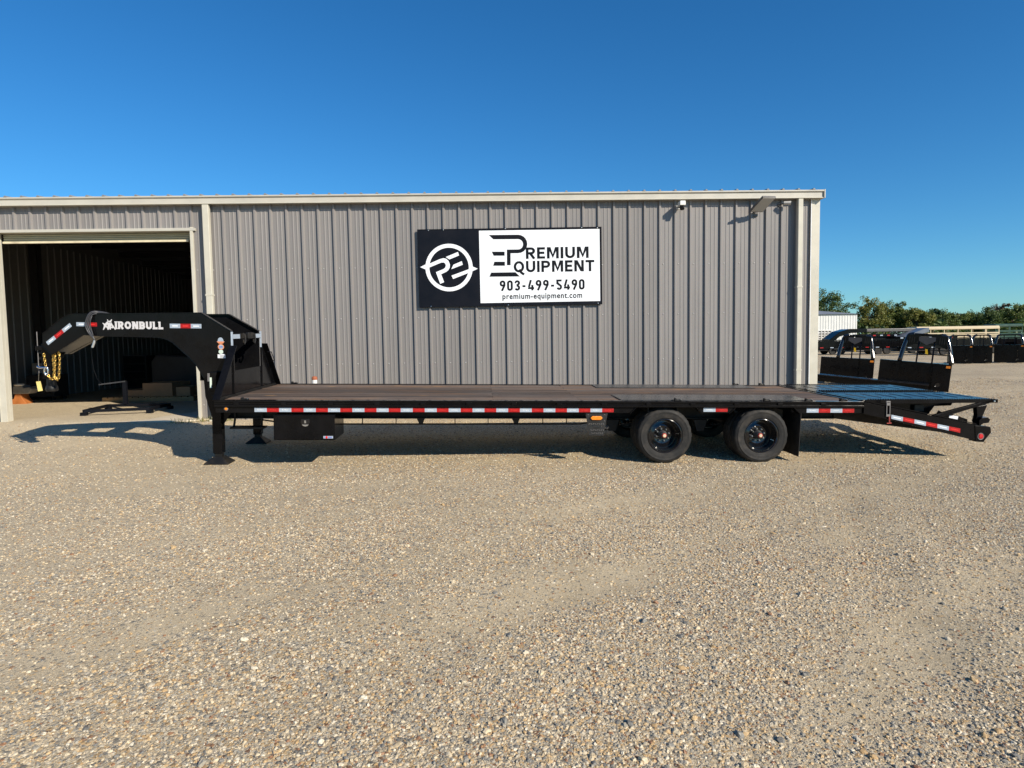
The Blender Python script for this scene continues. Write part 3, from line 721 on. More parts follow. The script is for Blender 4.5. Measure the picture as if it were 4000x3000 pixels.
# roof with standing ribs whose ends show over the gutter
mb = MB(); DEPTH = 18.0
def roofz(y): return 4.456 + (y+0.16)*0.07 if y < DEPTH/2 else 4.456+(DEPTH-y+0.16)*0.07
for y0, y1 in ((-0.15, DEPTH/2), (DEPTH/2, DEPTH+0.15)):
    za, zb = roofz(y0), roofz(y1) if y1 <= DEPTH/2 else roofz(DEPTH+0.15)
    mb.add([(S0-0.1, y0, za), (6.21, y0, za), (6.21, y1, zb), (S0-0.1, y1, zb), (S0-0.1, y0, za-0.012), (6.21, y0, za-0.012), (6.21, y1, zb-0.012), (S0-0.1, y1, zb-0.012)],
           [(0,1,2,3),(4,7,6,5),(0,4,5,1),(1,5,6,2),(2,6,7,3),(3,7,4,0)])
roof = mb.build('roof', M['far_roof'], bld)
mb = MB(); kk = math.ceil((S0-R0)/RP)
while R0+kk*RP < 6.2:
    r = R0+kk*RP; kk += 1
    mb.prism([(r-0.028, -0.001), (r-0.012, 0.026), (r+0.012, 0.026), (r+0.028, -0.001)], 0, 1, 'y')
    for q in range(len(mb.v)-8, len(mb.v)):
        x_, y_, z_ = mb.v[q]; yy = -0.175 if y_ < 0.5 else DEPTH/2; mb.v[q] = (x_, yy, roofz(yy)+z_)
mb.build('roof_ribs', M['far_roof'], roof)
# corner trim and the return wall
mb = MB(); mb.box(6.02, 6.175, -0.045, -0.038, ZB, 4.30); mb.box(6.168, 6.175, -0.038, 0.16, ZB, 4.30); mb.box(6.005, 6.02, -0.05, 0.0, ZB, 4.30)
mb.build('corner_trim', M['cream'], bld, bevel=0.003)
MB().box(5.993, 6.004, -0.052, -0.04, ZB, 4.30).build('trim_bead', M['white_print'], bld)
mb = MB(); y = 0.16
while y < DEPTH:
    mb.prism([(y, 6.15), (y+0.02, 6.175), (y+0.05, 6.175), (y+0.07, 6.15)], 0, 1, 'x')
    for q in range(len(mb.v)-8, len(mb.v)):
        t_, a_, b_ = mb.v[q]; mb.v[q] = (b_, a_, ZB if t_ < 0.5 else 4.3)
    y += 0.3048
mb.prism([(0.1, ZB), (DEPTH, ZB), (DEPTH, roofz(DEPTH)-0.02), (DEPTH/2, roofz(DEPTH/2)-0.02), (0.1, roofz(0.1)-0.02)], 6.13, 6.15, 'x'); mb.build('end_wall', M['wall'], bld)
# downspouts
for sc_, w_ in ((-5.84, 0.125), (5.742, 0.10)):
    mb = MB(); mb.box(sc_-w_/2, sc_+w_/2, -0.145, -0.045, ZB+0.02, 4.30)
    mb.box(sc_-w_/2, sc_+w_/2, -0.26, -0.15, ZB+0.0, ZB+0.09)
    ds = mb.build('downspout', M['cream'], bld, bevel=0.012)
    for zz in (0.9, 2.55): MB().box(sc_-w_/2-0.006, sc_+w_/2+0.006, -0.150, -0.036, zz, zz+0.03).build('strap', M['cream'], ds)
# door trim
mb = MB(); mb.box(DL-0.12, DL, -0.055, 0.02, ZB, DH+0.07); mb.box(DL-0.13, DL-0.115, -0.062, -0.03, ZB, DH+0.07); mb.box(DL-0.02, DL, 0.021, 0.10, ZB, DH); mb.build('door_jamb', M['cream'], bld, bevel=0.003)
mb = MB(); mb.box(DR, DR+0.055, -0.055, 0.02, ZB, DH+0.07); mb.box(DR, DR+0.02, 0.021, 0.22, ZB, DH); mb.build('door_jamb', M['cream'], bld, bevel=0.003)
mb = MB(); mb.box(DL+0.002, DR+0.10, -0.06, 0.018, DH, DH+0.055); mb.box(DL, DR, 0.021, 0.22, DH-0.0, DH+0.02); mb.build('door_header', M['gutter'], bld, bevel=0.003)
# rolled up door: curved slats just under the header and the bottom bar
for i in range(4):
    z = 3.80-i*0.035
    MB().prism([(0.13, z), (0.116, z-0.009), (0.112, z-0.018), (0.116, z-0.027), (0.13, z-0.034)], DL+0.03, DR-0.012, 'x').build('door_slat', M['khaki'], bld)
MB().box(DL+0.02, DR-0.10, 0.09, 0.135, 3.625, 3.663).build('door_bottom_bar', M['door_bar'], bld, bevel=0.004)
mb = MB()
mb.cyl((DL-0.05, 0.42, 4.02), (DR+0.05, 0.42, 4.02), 0.20, 20); mb.build('door_roll', M['khaki'], bld, smooth=True)
# inner shell: left wall, back wall, purlins, columns
mb = MB(); y = 0.15
while y < DEPTH:
    mb.prism([(S0+0.03, 0.0), (S0+0.055, 0.02), (S0+0.055, 0.05), (S0+0.03, 0.07)], 0, 1, 'z')
    for q in range(len(mb.v)-8, len(mb.v)):
        a_, b_, t_ = mb.v[q]; mb.v[q] = (a_, y+b_, ZB if t_ < 0.5 else 4.62)
    y += 0.3048
mb.prism([(0.005, ZB), (DEPTH, ZB), (DEPTH, roofz(DEPTH)-0.015), (DEPTH/2, roofz(DEPTH/2)-0.015), (0.005, roofz(0.0)-0.015)], S0, S0+0.03, 'x'); mb.build('side_wall', M['wall_in'], bld)
mb = MB(); mb.box(S0, 6.13, DEPTH, DEPTH+0.03, ZB, roofz(DEPTH)-0.012)
x = S0+0.1
while x < 6.0:
    mb.box(x, x+0.05, DEPTH-0.02, DEPTH, ZB, 4.42); x += 0.3048
mb.build('back_wall', M['wall_in'], bld)
for y in (1.5, 3.0, 4.5, 6.0, 7.5, 9.0, 10.5, 12.0, 13.5, 15.0, 16.5):
    MB().box(S0+0.06, 6.0, y, y+0.06, roofz(y)-0.24, roofz(y)-0.06).build('purlin', M['dark_steel'], bld)
for x in (S0+0.2, -5.7, 0.3):
    mb = MB(); mb.box(x-0.1, x+0.1, 6.0, 6.02, 0.15, 4.6); mb.box(x-0.1, x+0.1, 6.2, 6.22, 0.15, 4.6); mb.box(x-0.006, x+0.006, 6.02, 6.2, 0.15, 4.6)
    mb.build('column', M['dark_steel'], bld)

def wl_(s_, out, z): return ORG + EW*s_ + NW*out + Vector((0, 0, z))
# concrete floor: slab of the shop, its worn front edge at the doorway
mb = MB(); nseg = 46; front = []
for i in range(nseg+1):
    s_ = S0+0.02+(6.1-S0)*i/nseg
    front.append((s_, -0.30 - 0.05*math.sin(s_*2.1) - 0.03*math.sin(s_*5.3+1) if DL-0.3 < s_ < DR+0.2 else 0.03))
vs = [(s_, o_, 0.150) for s_, o_ in front] + [(s_, DEPTH-0.01, 0.150) for s_, _ in front] + [(s_, o_-0.10, 0.02) for s_, o_ in front]
n = nseg+1
fs = [(i, i+1, n+i+1, n+i) for i in range(nseg)] + [(2*n+i, 2*n+i+1, i+1, i) for i in range(nseg)]
mb.add(vs, fs)
slab = mb.build('concrete_floor', M['concrete']); slab.matrix_world = Matrix.Translation(ORG) @ WALL_M.to_4x4(); tag(slab, kind='structure')

# ------------------------------------------------------------------ sign on the wall
SZ = 2.274
sign = empty('company_sign', wl_(0, 0.036, SZ), WALL_M @ Matrix.Rotation(-0.004, 3, 'Y'),
             'large black and white company sign board with phone number on the ribbed wall', 'sign')
MB().box(-1.80, 1.814, -0.030, 0.0, 0.0, 1.517).build('board', M['sign_black'], sign, bevel=0.004)
mb = MB(); mb.box(-0.595, 1.773, -0.0335, -0.0305, 0.066, 1.474); mb.build('white_panel', M['sign_white'], sign)
mb = MB(); mb.box(-1.80, 1.814, -0.036, -0.0302, 1.505, 1.5165); mb.box(-1.80, 1.814, -0.036, -0.0302, 0.0005, 0.011); mb.box(-1.7995, -1.789, -0.036, -0.0302, 0.011, 1.505); mb.box(1.803, 1.8135, -0.036, -0.0302, 0.011, 1.505)
mb.build('edge_frame', M['black_print'], sign)
def sp(px, py):
    return (-1.196+((px-504)-0.0155*(py-552))*0.002053, 3.044-((py-552)+0.0155*(px-504))*0.002053-SZ)
def flat(name, pts, mat, parent, y):
    me = MB(); me.prism([sp(*p) for p in pts], y, y+0.001, 'y'); return me.build(name, mat, parent)
def ring(name, cx, cz, ro, ri, y, mat, parent, n=64):
    mb = MB()
    vs = []
    for yy in (y, y+0.001):
        for r in (ro, ri):
            for k in range(n): a = 2*PI*k/n; vs.append((cx+r*math.cos(a), yy, cz+r*math.sin(a)))
    fs = []
    for k in range(n):
        j = (k+1) % n
        fs += [(k, j, n+j, n+k), (2*n+k, 3*n+k, 3*n+j, 2*n+j), (k, 2*n+k, 2*n+j, j), (n+k, n+j, 3*n+j, 3*n+k)]
    mb.add(vs, fs); return mb.build(name, mat, parent)
ring('emblem_ring', -1.196, 3.044-SZ, 0.462, 0.386, -0.0335, M['sign_white'], sign)
W_ = M['sign_white']
flat('emblem_letter', [(312,517),(418,471),(450,463),(478,468),(500,490),(512,522),(510,552),(497,575),(480,590),(427,615),(455,690),(418,706),(378,595),(450,566),(467,552),(473,533),(468,514),(455,504),(430,504),(313,552)], W_, sign, -0.0330)
flat('emblem_bar', [(473,452),(590,404),(600,437),(507,475)], W_, sign, -0.0330)
flat('emblem_bar', [(545,525),(625,491),(635,525),(525,567)], W_, sign, -0.0330)
flat('emblem_bar', [(526,628),(712,560),(712,593),(541,660)], W_, sign, -0.0325)
flat('emblem_spike', [(286,519),(228,547),(286,572)], W_, sign, -0.0325)
flat('emblem_spike', [(724,540),(778,563),(722,588)], W_, sign, -0.0325)
K_ = M['black_print']
def arc(cx, cy, rx, ry, a0, a1, n=10): return [(cx+rx*math.cos(math.radians(a0+(a1-a0)*i/n)), cy-ry*math.sin(math.radians(a0+(a1-a0)*i/n))) for i in range(n+1)]
flat('logo_letter', [(885,245)] + arc(1165,329,87,87,90,-90) + [(1092,417),(1092,530),(1057,530),(1057,382)] + arc(1165,332,47,49,-90,90) + [(928,285)], K_, sign, -0.0352)
flat('logo_bar', [(912,402),(1035,402),(1035,440),(930,440)], K_, sign, -0.0352)
flat('logo_bar', [(937,497),(1037,497),(1037,535),(925,535)], K_, sign, -0.0352)
flat('logo_bar', [(905,600),(1138,597),(1180,637),(888,639)], K_, sign, -0.0352)
def sign_text(body, x0, z0, w, h, bold, sp_=1.0):
    me = text_mesh(body, w, h, bold, sp_) if sp_ else stroke_mesh(body, w, h, bold, 0.15)
    o = link('lettering', me, K_, sign); o.location = (x0, -0.0352, z0-SZ); o.rotation_euler = (PI/2, 0, 0)
sign_text('REMIUM', 0.316, 3.188, 1.238, 0.222, 0.205, 0)
sign_text('QUIPMENT', 0.072, 2.927, 1.592, 0.221, 0.205, 0)
sign_text('903-499-5490', -0.210, 2.572, 1.676, 0.203, 0.185, 0)
sign_text('premium-equipment.com', -0.162, 2.372, 1.578, 0.143, 0.022, 1.12)
for x_, z_ in ((-1.58, 1.495), (-1.29, 1.50), (-0.08, 1.505), (1.42, 1.505), (1.73, 1.495), (-1.57, 0.02), (-0.05, 0.02), (1.73, 0.02)):
    MB().lathe([(0, -0.042), (0.010, -0.040), (0.014, -0.030)], 8, (x_, 0, z_)).build('bolt_head', M['zinc'], sign)

# security cameras and flood light under the eave
cam_w = empty('security_camera', wl_(3.36, 0.0, 4.17), WALL_M, 'small white security camera under the gutter', 'camera')
MB().lathe([(0, -0.03), (0.045, -0.03), (0.05, 0.0)], 20, (-0.03, -0.004, 0.0)).build('mount', M['cam_white'], cam_w, smooth=True)
MB().tube([(-0.03, -0.03, 0), (0.0, -0.10, -0.03), (0.02, -0.13, 0.0)], 0.014, 8).build('arm', M['lamp_body'], cam_w, smooth=True)
MB().prism([(-0.055, 0.055), (-0.05, 0.075), (0.05, 0.075), (0.055, 0.055), (0.055, -0.01), (-0.055, -0.01)], -0.28, -0.10, 'y').build('housing', M['cam_white'], cam_w, bevel=0.008)
MB().cyl((0, -0.235, -0.075), (0, -0.19, -0.01), 0.042, 16).build('lens', M['cam_dark'], cam_w, smooth=True)

cam_k = empty('security_camera', wl_(5.46, 0.0, 4.20), WALL_M, 'small dark security camera beside the flood light near the corner', 'camera')
MB().lathe([(0, -0.02), (0.04, -0.02), (0.045, 0.0)], 16, (-0.08, -0.004, 0)).build('mount', M['lamp_body'], cam_k, smooth=True)
MB().tube([(-0.08, -0.02, 0), (-0.06, -0.09, 0.0), (-0.02, -0.12, 0.01)], 0.012, 8).build('arm', M['lamp_body'], cam_k, smooth=True)
MB().tube([(-0.05, -0.12, 0.01), (0.07, -0.17, 0.0)], [0.032, 0.038], 14).build('housing', M['lamp_grey'], cam_k, smooth=True)

fl = empty('flood_light', wl_(4.86, 0.0, 4.02), WALL_M, 'flat rectangular flood light tilted out from the wall', 'light fixture')
MB().box(-0.07, 0.07, -0.036, -0.004, -0.05, 0.07).build('mount', M['lamp_body'], fl, bevel=0.004)
MB().tube([(0, -0.04, 0.03), (0, -0.10, 0.035), (0, -0.13, 0.06)], 0.022, 8).build('knuckle', M['zinc'], fl, smooth=True)
hd = MB(); d_ = Vector((0.12, -0.37, 0.22)).normalized(); sd = Vector((1, 0.20, 0.0)).normalized(); up = sd.cross(d_).normalized()
hd.obox(Vector((0.05, -0.30, 0.135)), d_*0.21, sd*0.145, up*0.02); head = hd.build('head', M['lamp_body'], fl, bevel=0.008)
MB().obox(Vector((0.05, -0.30, 0.135))+up*0.0225, d_*0.19, sd*0.13, up*0.002).build('lens', M['lamp_grey'], head)
mb = MB()
for i in range(7): mb.obox(Vector((0.05, -0.30, 0.135))+sd*(-0.12+0.04*i)-up*0.028, d_*0.14, sd*0.003, up*0.009)
mb.build('cooling_fins', M['lamp_body'], head)

# white pipe stub by the wall
pz = float(gh(-3.83, 12.4)); pl = wl_(-3.83, 0.30, 0)
pipe = empty('pipe_stub', (pl.x, pl.y, pz), None, 'white upright pipe with rusty cap standing by the wall behind the deck', 'pipe')
MB().lathe([(0.046, 0), (0.050, 0.01), (0.050, 0.90-pz), (0.044, 0.905-pz)], 20, axis='z').build('pipe', M['pvc'], pipe, smooth=True)
MB().lathe([(0.053, 0.895-pz), (0.055, 0.93-pz), (0.046, 0.955-pz), (0.03, 0.962-pz), (0.0, 0.965-pz)], 14, axis='z').build('cap', M['rust'], pipe)

# ------------------------------------------------------------------ inside the doorway
FZ = 0.15
st = empty('steel_stand', (-8.4, 14.0, FZ), None, 'black steel stand with a low rectangular base just inside the doorway', 'stand')
c4 = [Vector((-0.58, -0.62, 0)), Vector((0.62, -0.30, 0)), Vector((0.56, 0.62, 0)), Vector((-0.85, 0.62, 0))]
for i in range(4):
    a, b = c4[i]+Vector((0, 0, 0.11)), c4[(i+1) % 4]+Vector((0, 0, 0.11))
    MB().bar(a, b, 0.06, 0.06).build('base_rail', K_, st, bevel=0.004)
for v in c4: MB().box(v.x-0.055, v.x+0.055, v.y-0.055, v.y+0.055, 0.0, 0.085).build('foot', K_, st, bevel=0.004)
MB().box(-0.49, -0.41, 0.59, 0.67, 0.12, 0.66).build('post', K_, st, bevel=0.004)
MB().bar((-0.95, 0.5, 0.60), (-0.42, 0.63, 0.66), 0.08, 0.03).build('top_plate', M['dark_steel'], st)
MB().tube([(-0.92, 0.55, 0.62), (-1.05, 0.6, 0.72), (-1.12, 0.6, 0.95), (-1.14, 0.6, 1.2)], 0.005, 6).build('bent_rod', K_, st, smooth=True)

def pallet(name, loc, rz, label, w=2.4, d=1.2):
    p_ = empty(name, loc, (0, 0, rz), label, 'pallet')
    for y in (-d/2+0.05, 0.0, d/2-0.05): MB().box(-w/2, w/2, y-0.05, y+0.05, 0.0, 0.10).build('runner', M['pallet'], p_)
    n_ = int(w/0.16)
    for i in range(n_):
        x_ = -w/2+0.005+i*(w-0.13)/(n_-1); MB().box(x_, x_+0.12, -d/2, d/2, 0.1005, 0.122).build('deck_board', M['pallet'], p_)
    return p_
pallet('wooden_pallet', (-9.58, 17.4, FZ), 0.0, 'long low wooden pallet in the doorway shade, its left end in sunlight')
def carton(loc, sx, sy, sz, rz, label, mat='cardboard'):
    e = empty('cardboard_box', loc, (0, 0, rz), label, 'box', 'cartons on the pallet')
    MB().box(-sx/2, sx/2, -sy/2, sy/2, 0, sz).build('carton', M[mat], e, bevel=0.006)
    MB().box(-sx/2-0.002, sx/2+0.002, -0.03, 0.03, sz-0.10, sz+0.003).build('tape_strip', M['pallet'], e)
carton((-10.05, 17.35, FZ+0.125), 0.55, 0.8, 0.17, 0.05, 'low flat brown carton at the left on the pallet')
carton((-9.35, 17.35, FZ+0.125), 0.80, 0.9, 0.36, -0.04, 'tallest brown carton in the middle of the pallet')
carton((-8.75, 17.35, FZ+0.125), 0.36, 0.8, 0.24, 0.08, 'small brown carton at the right on the pallet')
blk = empty('covered_machine', (-9.75, 19.6, FZ), (0, 0, 0.1), 'black slope-backed machine in the dark behind the pallet', 'machine')
MB().prism([(-1.0, 0.0), (1.1, 0.0), (1.1, 0.55), (0.55, 0.62), (0.1, 1.15), (-0.85, 1.2), (-1.0, 1.0)], -0.5, 0.5, 'y').build('body', M['dark_steel'], blk, bevel=0.05)
MB().box(-0.9, 1.0, -0.56, -0.49, 0.06, 0.28).build('skirt_panel', M['black_dull'], blk)
cb = empty('tool_cabinet', (-13.05, 22.5, FZ), None, 'black tool cabinet against the left inner wall', 'cabinet')
MB().box(-0.4, 0.4, -0.3, 0.3, 0.0, 1.15).build('case', M['dark_steel'], cb, bevel=0.01)
for i in range(4): MB().box(-0.36, 0.36, -0.325, -0.301, 0.1+i*0.26, 0.32+i*0.26).build('drawer', M['black_dull'], cb, bevel=0.005)
sh_ = empty('storage_shelf', (-9.3, 28.6, FZ), None, 'tall dark storage shelf far back in the shop', 'shelf')
for x_ in (-1.4, 1.4):
    for y_ in (-0.4, 0.4): MB().box(x_-0.03, x_+0.03, y_-0.03, y_+0.03, 0, 2.6).build('upright', M['dark_steel'], sh_)
for z_ in (0.3, 1.1, 1.9, 2.5): MB().box(-1.36, 1.36, -0.42, 0.42, z_, z_+0.04).build('shelf_board', M['dark_steel'], sh_)
for i, (x_, z_, w_, h_) in enumerate(((-0.9, 0.345, 0.6, 0.5), (0.2, 0.345, 0.9, 0.4), (-0.6, 1.145, 0.8, 0.45), (0.7, 1.145, 0.5, 0.55), (0.0, 1.945, 1.0, 0.4))):
    b_ = MB().box(-w_/2, w_/2, -0.3, 0.3, 0, h_).build('storage_bin', M['cardboard' if i % 2 else 'dark_steel'], None, bevel=0.01)
    b_.location = (-9.3+x_, 28.6, FZ+z_)
    tag(b_, ['dark bin at lower left of the back shelf', 'brown carton at lower right of the back shelf', 'dark bin at middle left of the back shelf', 'brown carton at middle right of the back shelf', 'dark bin on the upper tier of the back shelf'][i], 'bin', 'bins on the back shelf')
gm = empty('bench_machine', (-12.73, 16.6, FZ), (0, 0, 0.1), 'small grey machine head on a flared orange base at the left inside the doorway', 'machine')
MB().prism([(-0.30, 0.0), (0.20, 0.0), (0.19, 0.05), (0.10, 0.17), (0.07, 0.28), (-0.06, 0.28), (-0.10, 0.16), (-0.30, 0.07)], -0.16, 0.16, 'y').build('base', M['orange'], gm, bevel=0.01)
MB().prism([(-0.10, 0.281), (0.28, 0.281), (0.36, 0.40), (0.30, 0.46), (0.16, 0.43), (0.12, 0.50), (-0.10, 0.48)], -0.18, 0.16, 'y').build('head', M['grey_machine'], gm, bevel=0.02)
MB().lathe([(0.0, -0.02), (0.10, -0.02), (0.12, 0.0), (0.11, 0.03)], 20, (0.03, -0.12, 0.51), 'z').build('dial', M['cam_white'], gm, smooth=True)
ct = empty('shop_cart', (-13.05, 17.9, FZ), None, 'dark shop cart with a pale hood by the left door jamb', 'cart')
MB().box(-0.28, 0.45, -0.3, 0.3, 0.1, 0.72).build('cabinet', M['dark_steel'], ct, bevel=0.02)
MB().prism([(-0.28, 0.721), (0.15, 0.721), (0.24, 0.86), (0.12, 0.99), (-0.05, 1.04), (-0.28, 1.04)], -0.1, 0.15, 'y').build('hood', M['grey_machine'], ct, bevel=0.03)
for x_ in (-0.2, 0.37):
    for y_ in (-0.22, 0.22): MB().lathe([(0, -0.02), (0.05, -0.02), (0.05, 0.02), (0, 0.02)], 14, (x_, y_, 0.05)).build('caster', M['rubber'], ct)

# weeds at the foot of the right door jamb
def grass_tuft(loc, label, n=46, sp_=0.22, h=0.12):
    mb = MB()
    for i in range(n):
        a = random.uniform(0, 2*PI); r = random.uniform(0, sp_); x_, y_ = r*math.cos(a), r*math.sin(a)*0.6
        hh = random.uniform(0.4, 1)*h; b_ = random.uniform(0, 2*PI); dx, dy = math.cos(b_)*hh*0.5, math.sin(b_)*hh*0.5; w = 0.004
        mb.add([(x_-w, y_, 0), (x_+w, y_, 0), (x_+dx*0.5+w*0.6, y_+dy*0.5, hh*0.7), (x_+dx*0.5-w*0.6, y_+dy*0.5, hh*0.7), (x_+dx, y_+dy, hh)], [(0,1,2,3), (3,2,4)])
    o = mb.build('grass_tuft', M['leaf_yellow']); o.location = loc; tag(o, label, 'weeds', 'weeds at the wall foot', 'stuff'); return o
for i, (s_, o_) in enumerate(((-6.35, 0.42), (-6.02, 0.25), (-5.62, 0.22))):
    q = wl_(s_, o_, 0); grass_tuft((q.x, q.y, float(gh(q.x, q.y))), ['thin yellow-green weeds before the right door jamb', 'weeds at the foot of the right door jamb', 'weeds under the left downspout'][i])

# ------------------------------------------------------------------ the flatbed trailer
TO = Vector((-3.9063, 8.3766, 0.8605)); yaw, tp_, tr_ = 0.0513, -0.0226, 0.0231
ex = Vector((math.cos(yaw), math.sin(yaw), tp_)).normalized()
ey = Vector((-math.sin(yaw), math.cos(yaw), tr_)); ey -= ex*ex.dot(ey); ey.normalize(); ez = ex.cross(ey)
TM = Matrix((ex, ey, ez)).transposed()
def tw(x, y, z): return TO + ex*x + ey*y + ez*z
BZ = 0.87
tr = empty('flatbed_trailer', tw(0, 0, -BZ), TM, 'long black gooseneck flatbed trailer with wooden deck and flat rear ramps', 'trailer')
tr['off'] = (0.0, 0.0, BZ)
def foot_z(x, y):
    q = tw(x, y, -0.9); return -0.9 - (q.z - float(gh(q.x, q.y)))/ez.z
WID, LEN = 2.59, 8.77
K = M['black']; KD = M['black_dull']

# deck planks, each its own board
ny = 12; pw = (2.49-0.10)/ny
for i in range(ny):
    y0 = 0.10+i*pw
    cuts = [0.05, 4.86 if i % 2 else 3.66, 8.715]
    for a, b in zip(cuts, cuts[1:]):
        z = -0.004+random.uniform(-0.0035, 0.0015)
        o = MB().box(a+0.002, b-0.002, y0+0.005, y0+pw-0.005, z-0.038, z).build('plank', M['plank'], tr, bevel=0.004, seg=1)
# tread plates over the wheels
for y0, y1 in ((0.105, 0.80), (1.935, 2.485)):
    MB().prism([(5.42, 0.006), (5.428, 0.011), (8.09, 0.011), (8.10, 0.006), (8.10, 0.001), (5.42, 0.001)], y0, y1, 'y').build('wheel_cover_plate', M['tread'], tr)
# side rails: rail tube, rub rail on stake pockets, lower channel with wheel cut-outs
def side(sgn):
    Y = (lambda y: y) if sgn > 0 else (lambda y: WID-y)
    def bx(mb, x0, x1, y0, y1, z0, z1):
        a, b = sorted((Y(y0), Y(y1))); mb.box(x0, x1, a, b, z0, z1)
    mb = MB(); bx(mb, -0.005, LEN+0.02, 0.004, 0.098, -0.024, 0.004); bx(mb, -0.005, LEN+0.02, 0.016, 0.098, -0.052, -0.0242); bx(mb, -0.005, LEN+0.02, 0.0, 0.098, -0.082, -0.0522)
    mb.build('side_rail', K, tr, bevel=0.003)
    x = 0.28
    while x < 8.7:
        mb = MB(); bx(mb, x-0.035, x+0.035, -0.004, 0.0158, -0.060, -0.018); mb.build('stake_pocket', K, tr, bevel=0.003); x += 0.61
    a, b = sorted((Y(0.03), Y(0.085)))
    for poly in ([(0.0, -0.083), (5.605, -0.083), (5.515, -0.163), (0.0, -0.163)],
                 [(6.435, -0.083), (6.985, -0.083), (6.895, -0.163), (6.525, -0.163)],
                 [(7.80, -0.083), (LEN+0.02, -0.083), (LEN+0.02, -0.165), (7.90, -0.165)]):
        MB().prism(poly, a, b, 'y').build('lower_channel', K, tr, bevel=0.003)
    for x0, x1 in ((5.605, 5.515), (6.435, 6.525), (6.985, 6.895), (7.80, 7.90)):
        mb = MB(); mb.bar((x0, Y(0.075), -0.082), (x1, Y(0.075), -0.172), 0.13, 0.008, up=(1, 0, 0)); mb.build('wheel_well_lip', K, tr)
    mb = MB(); bx(mb, 0.5, 5.3, 0.022, 0.028, -0.16, -0.09)
side(1); side(-1)
# near side conspicuity tape
prt = text_mesh('IRONBULL', 0.085, 0.014, 0.02, 1.0)
prt_red = prt.copy(); prt.materials.append(M['white_print']); prt_red.materials.append(M['red_print'])
tape_me = {}
def tape(x0, x1, z0, z1, y, white, par=None, h=None):
    key = (round(x1-x0, 3), round(z1-z0, 3), white)
    if key not in tape_me:
        mb = MB(); mb.box(0, x1-x0, -0.0015, 0.0, 0, z1-z0); tape_me[key] = mb.mesh('reflective_tape'); tape_me[key].materials.append(M['white_tape' if white else 'red_tape'])
    o = bpy.data.objects.new('reflective_tape', tape_me[key]); COL.objects.link(o); o.parent = tr; o.location = (x0, y, z0+BZ)
    t = bpy.data.objects.new('tape_print', prt if white else prt_red); COL.objects.link(t); t.parent = o
    t.location = ((x1-x0)/2-0.0425, -0.0025, (z1-z0)/2-0.007); t.rotation_euler = (PI/2, 0, 0)
    return o
dx = (5.297-0.504)/30
for i in range(30): tape(0.504+i*dx, 0.504+(i+1)*dx, -0.152, -0.096, 0.0285, i % 2 == 0)
tape(6.539, 6.708, -0.145, -0.089, 0.0285, True); tape(6.708, 6.877, -0.145, -0.089, 0.0285, False)
dx = (8.668-7.991)/4
for i in range(4): tape(7.991+i*dx, 7.991+(i+1)*dx, -0.155, -0.093, 0.0285, i % 2 == 0)
# main beams and crossmembers
for y in (0.75, 1.84):
    mb = MB(); mb.box(-0.25, LEN, y-0.07, y+0.07, -0.180, -0.168); mb.box(-0.25, LEN, y-0.07, y+0.07, -0.335, -0.322); mb.box(-0.25, LEN, y-0.006, y+0.006, -0.322, -0.18)
    mb.build('main_beam', KD, tr)
x = 0.12
while x < LEN-0.05:
    mb = MB(); mb.box(x-0.004, x+0.004, 0.099, WID-0.099, -0.160, -0.046); mb.box(x+0.004, x+0.045, 0.099, WID-0.099, -0.054, -0.046); mb.box(x+0.004, x+0.045, 0.099, WID-0.099, -0.160, -0.152)
    mb.build('crossmember', KD, tr); x += 0.405
MB().box(-0.004, 0.05, 0.10, WID-0.10, -0.165, -0.006).build('front_channel', K, tr)
MB().box(LEN-0.048, LEN+0.015, 0.10, WID-0.10, -0.165, 0.003).build('rear_channel', K, tr, bevel=0.004)
# truss rod slung under the near beam with its hangers
MB().tube([(0.25, 0.72, -0.34), (0.7, 0.72, -0.405), (1.6, 0.72, -0.418), (4.95, 0.72, -0.418), (5.3, 0.72, -0.36)], 0.011, 8).build('air_line', KD, tr, smooth=True)
for i, x in enumerate((1.31, 1.79, 2.27, 2.64, 3.12, 3.60, 4.02, 4.40, 4.75)):
    wide = i in (0, 3, 6)
    mb = MB()
    if wide: mb.prism([(x-0.075, -0.336), (x+0.045, -0.336), (x+0.01, -0.428), (x-0.03, -0.428)], 0.715, 0.725, 'y')
    else: mb.bar((x, 0.72, -0.336), (x, 0.72, -0.425), 0.012, 0.012, up=(0, 1, 0))
    mb.build('hanger', KD, tr)
# tool box
tb = MB().box(0.745, 1.547, 0.03, 0.60, -0.532, -0.190).build('tool_box', K, tr, bevel=0.006)
MB().box(0.757, 1.535, 0.022, 0.0295, -0.522, -0.200).build('lid', K, tb, bevel=0.004)
mb = MB(); mb.prism([(1.11, -0.245), (1.22, -0.245), (1.225, -0.29), (1.205, -0.335), (1.165, -0.350), (1.125, -0.335), (1.105, -0.29)], 0.012, 0.0215, 'y'); mb.build('latch_dish', M['rim'], tb, bevel=0.003)
mb = MB(); mb.prism([(1.12, -0.318), (1.21, -0.318), (1.195, -0.336), (1.165, -0.344), (1.135, -0.336)], 0.0105, 0.0118, 'y'); mb.box(1.155, 1.178, 0.002, 0.0118, -0.30, -0.262); mb.build('latch_handle', M['chrome'], tb, bevel=0.002)
MB().box(1.398, 1.524, 0.0185, 0.0215, -0.506, -0.474).build('maker_plate', M['white_tape'], tb)
t_ = link('maker_lettering', text_mesh('norstar', 0.105, 0.022, 0.03), M['blue_print'], tb); t_.location = (1.41, 0.018, -0.50); t_.rotation_euler = (PI/2, 0, 0)
MB().prism([(1.424, -0.49), (1.434, -0.475), (1.447, -0.475), (1.456, -0.49), (1.447, -0.505), (1.434, -0.505)], 0.0172, 0.0178, 'y').build('maker_star', M['red_print'], tb)
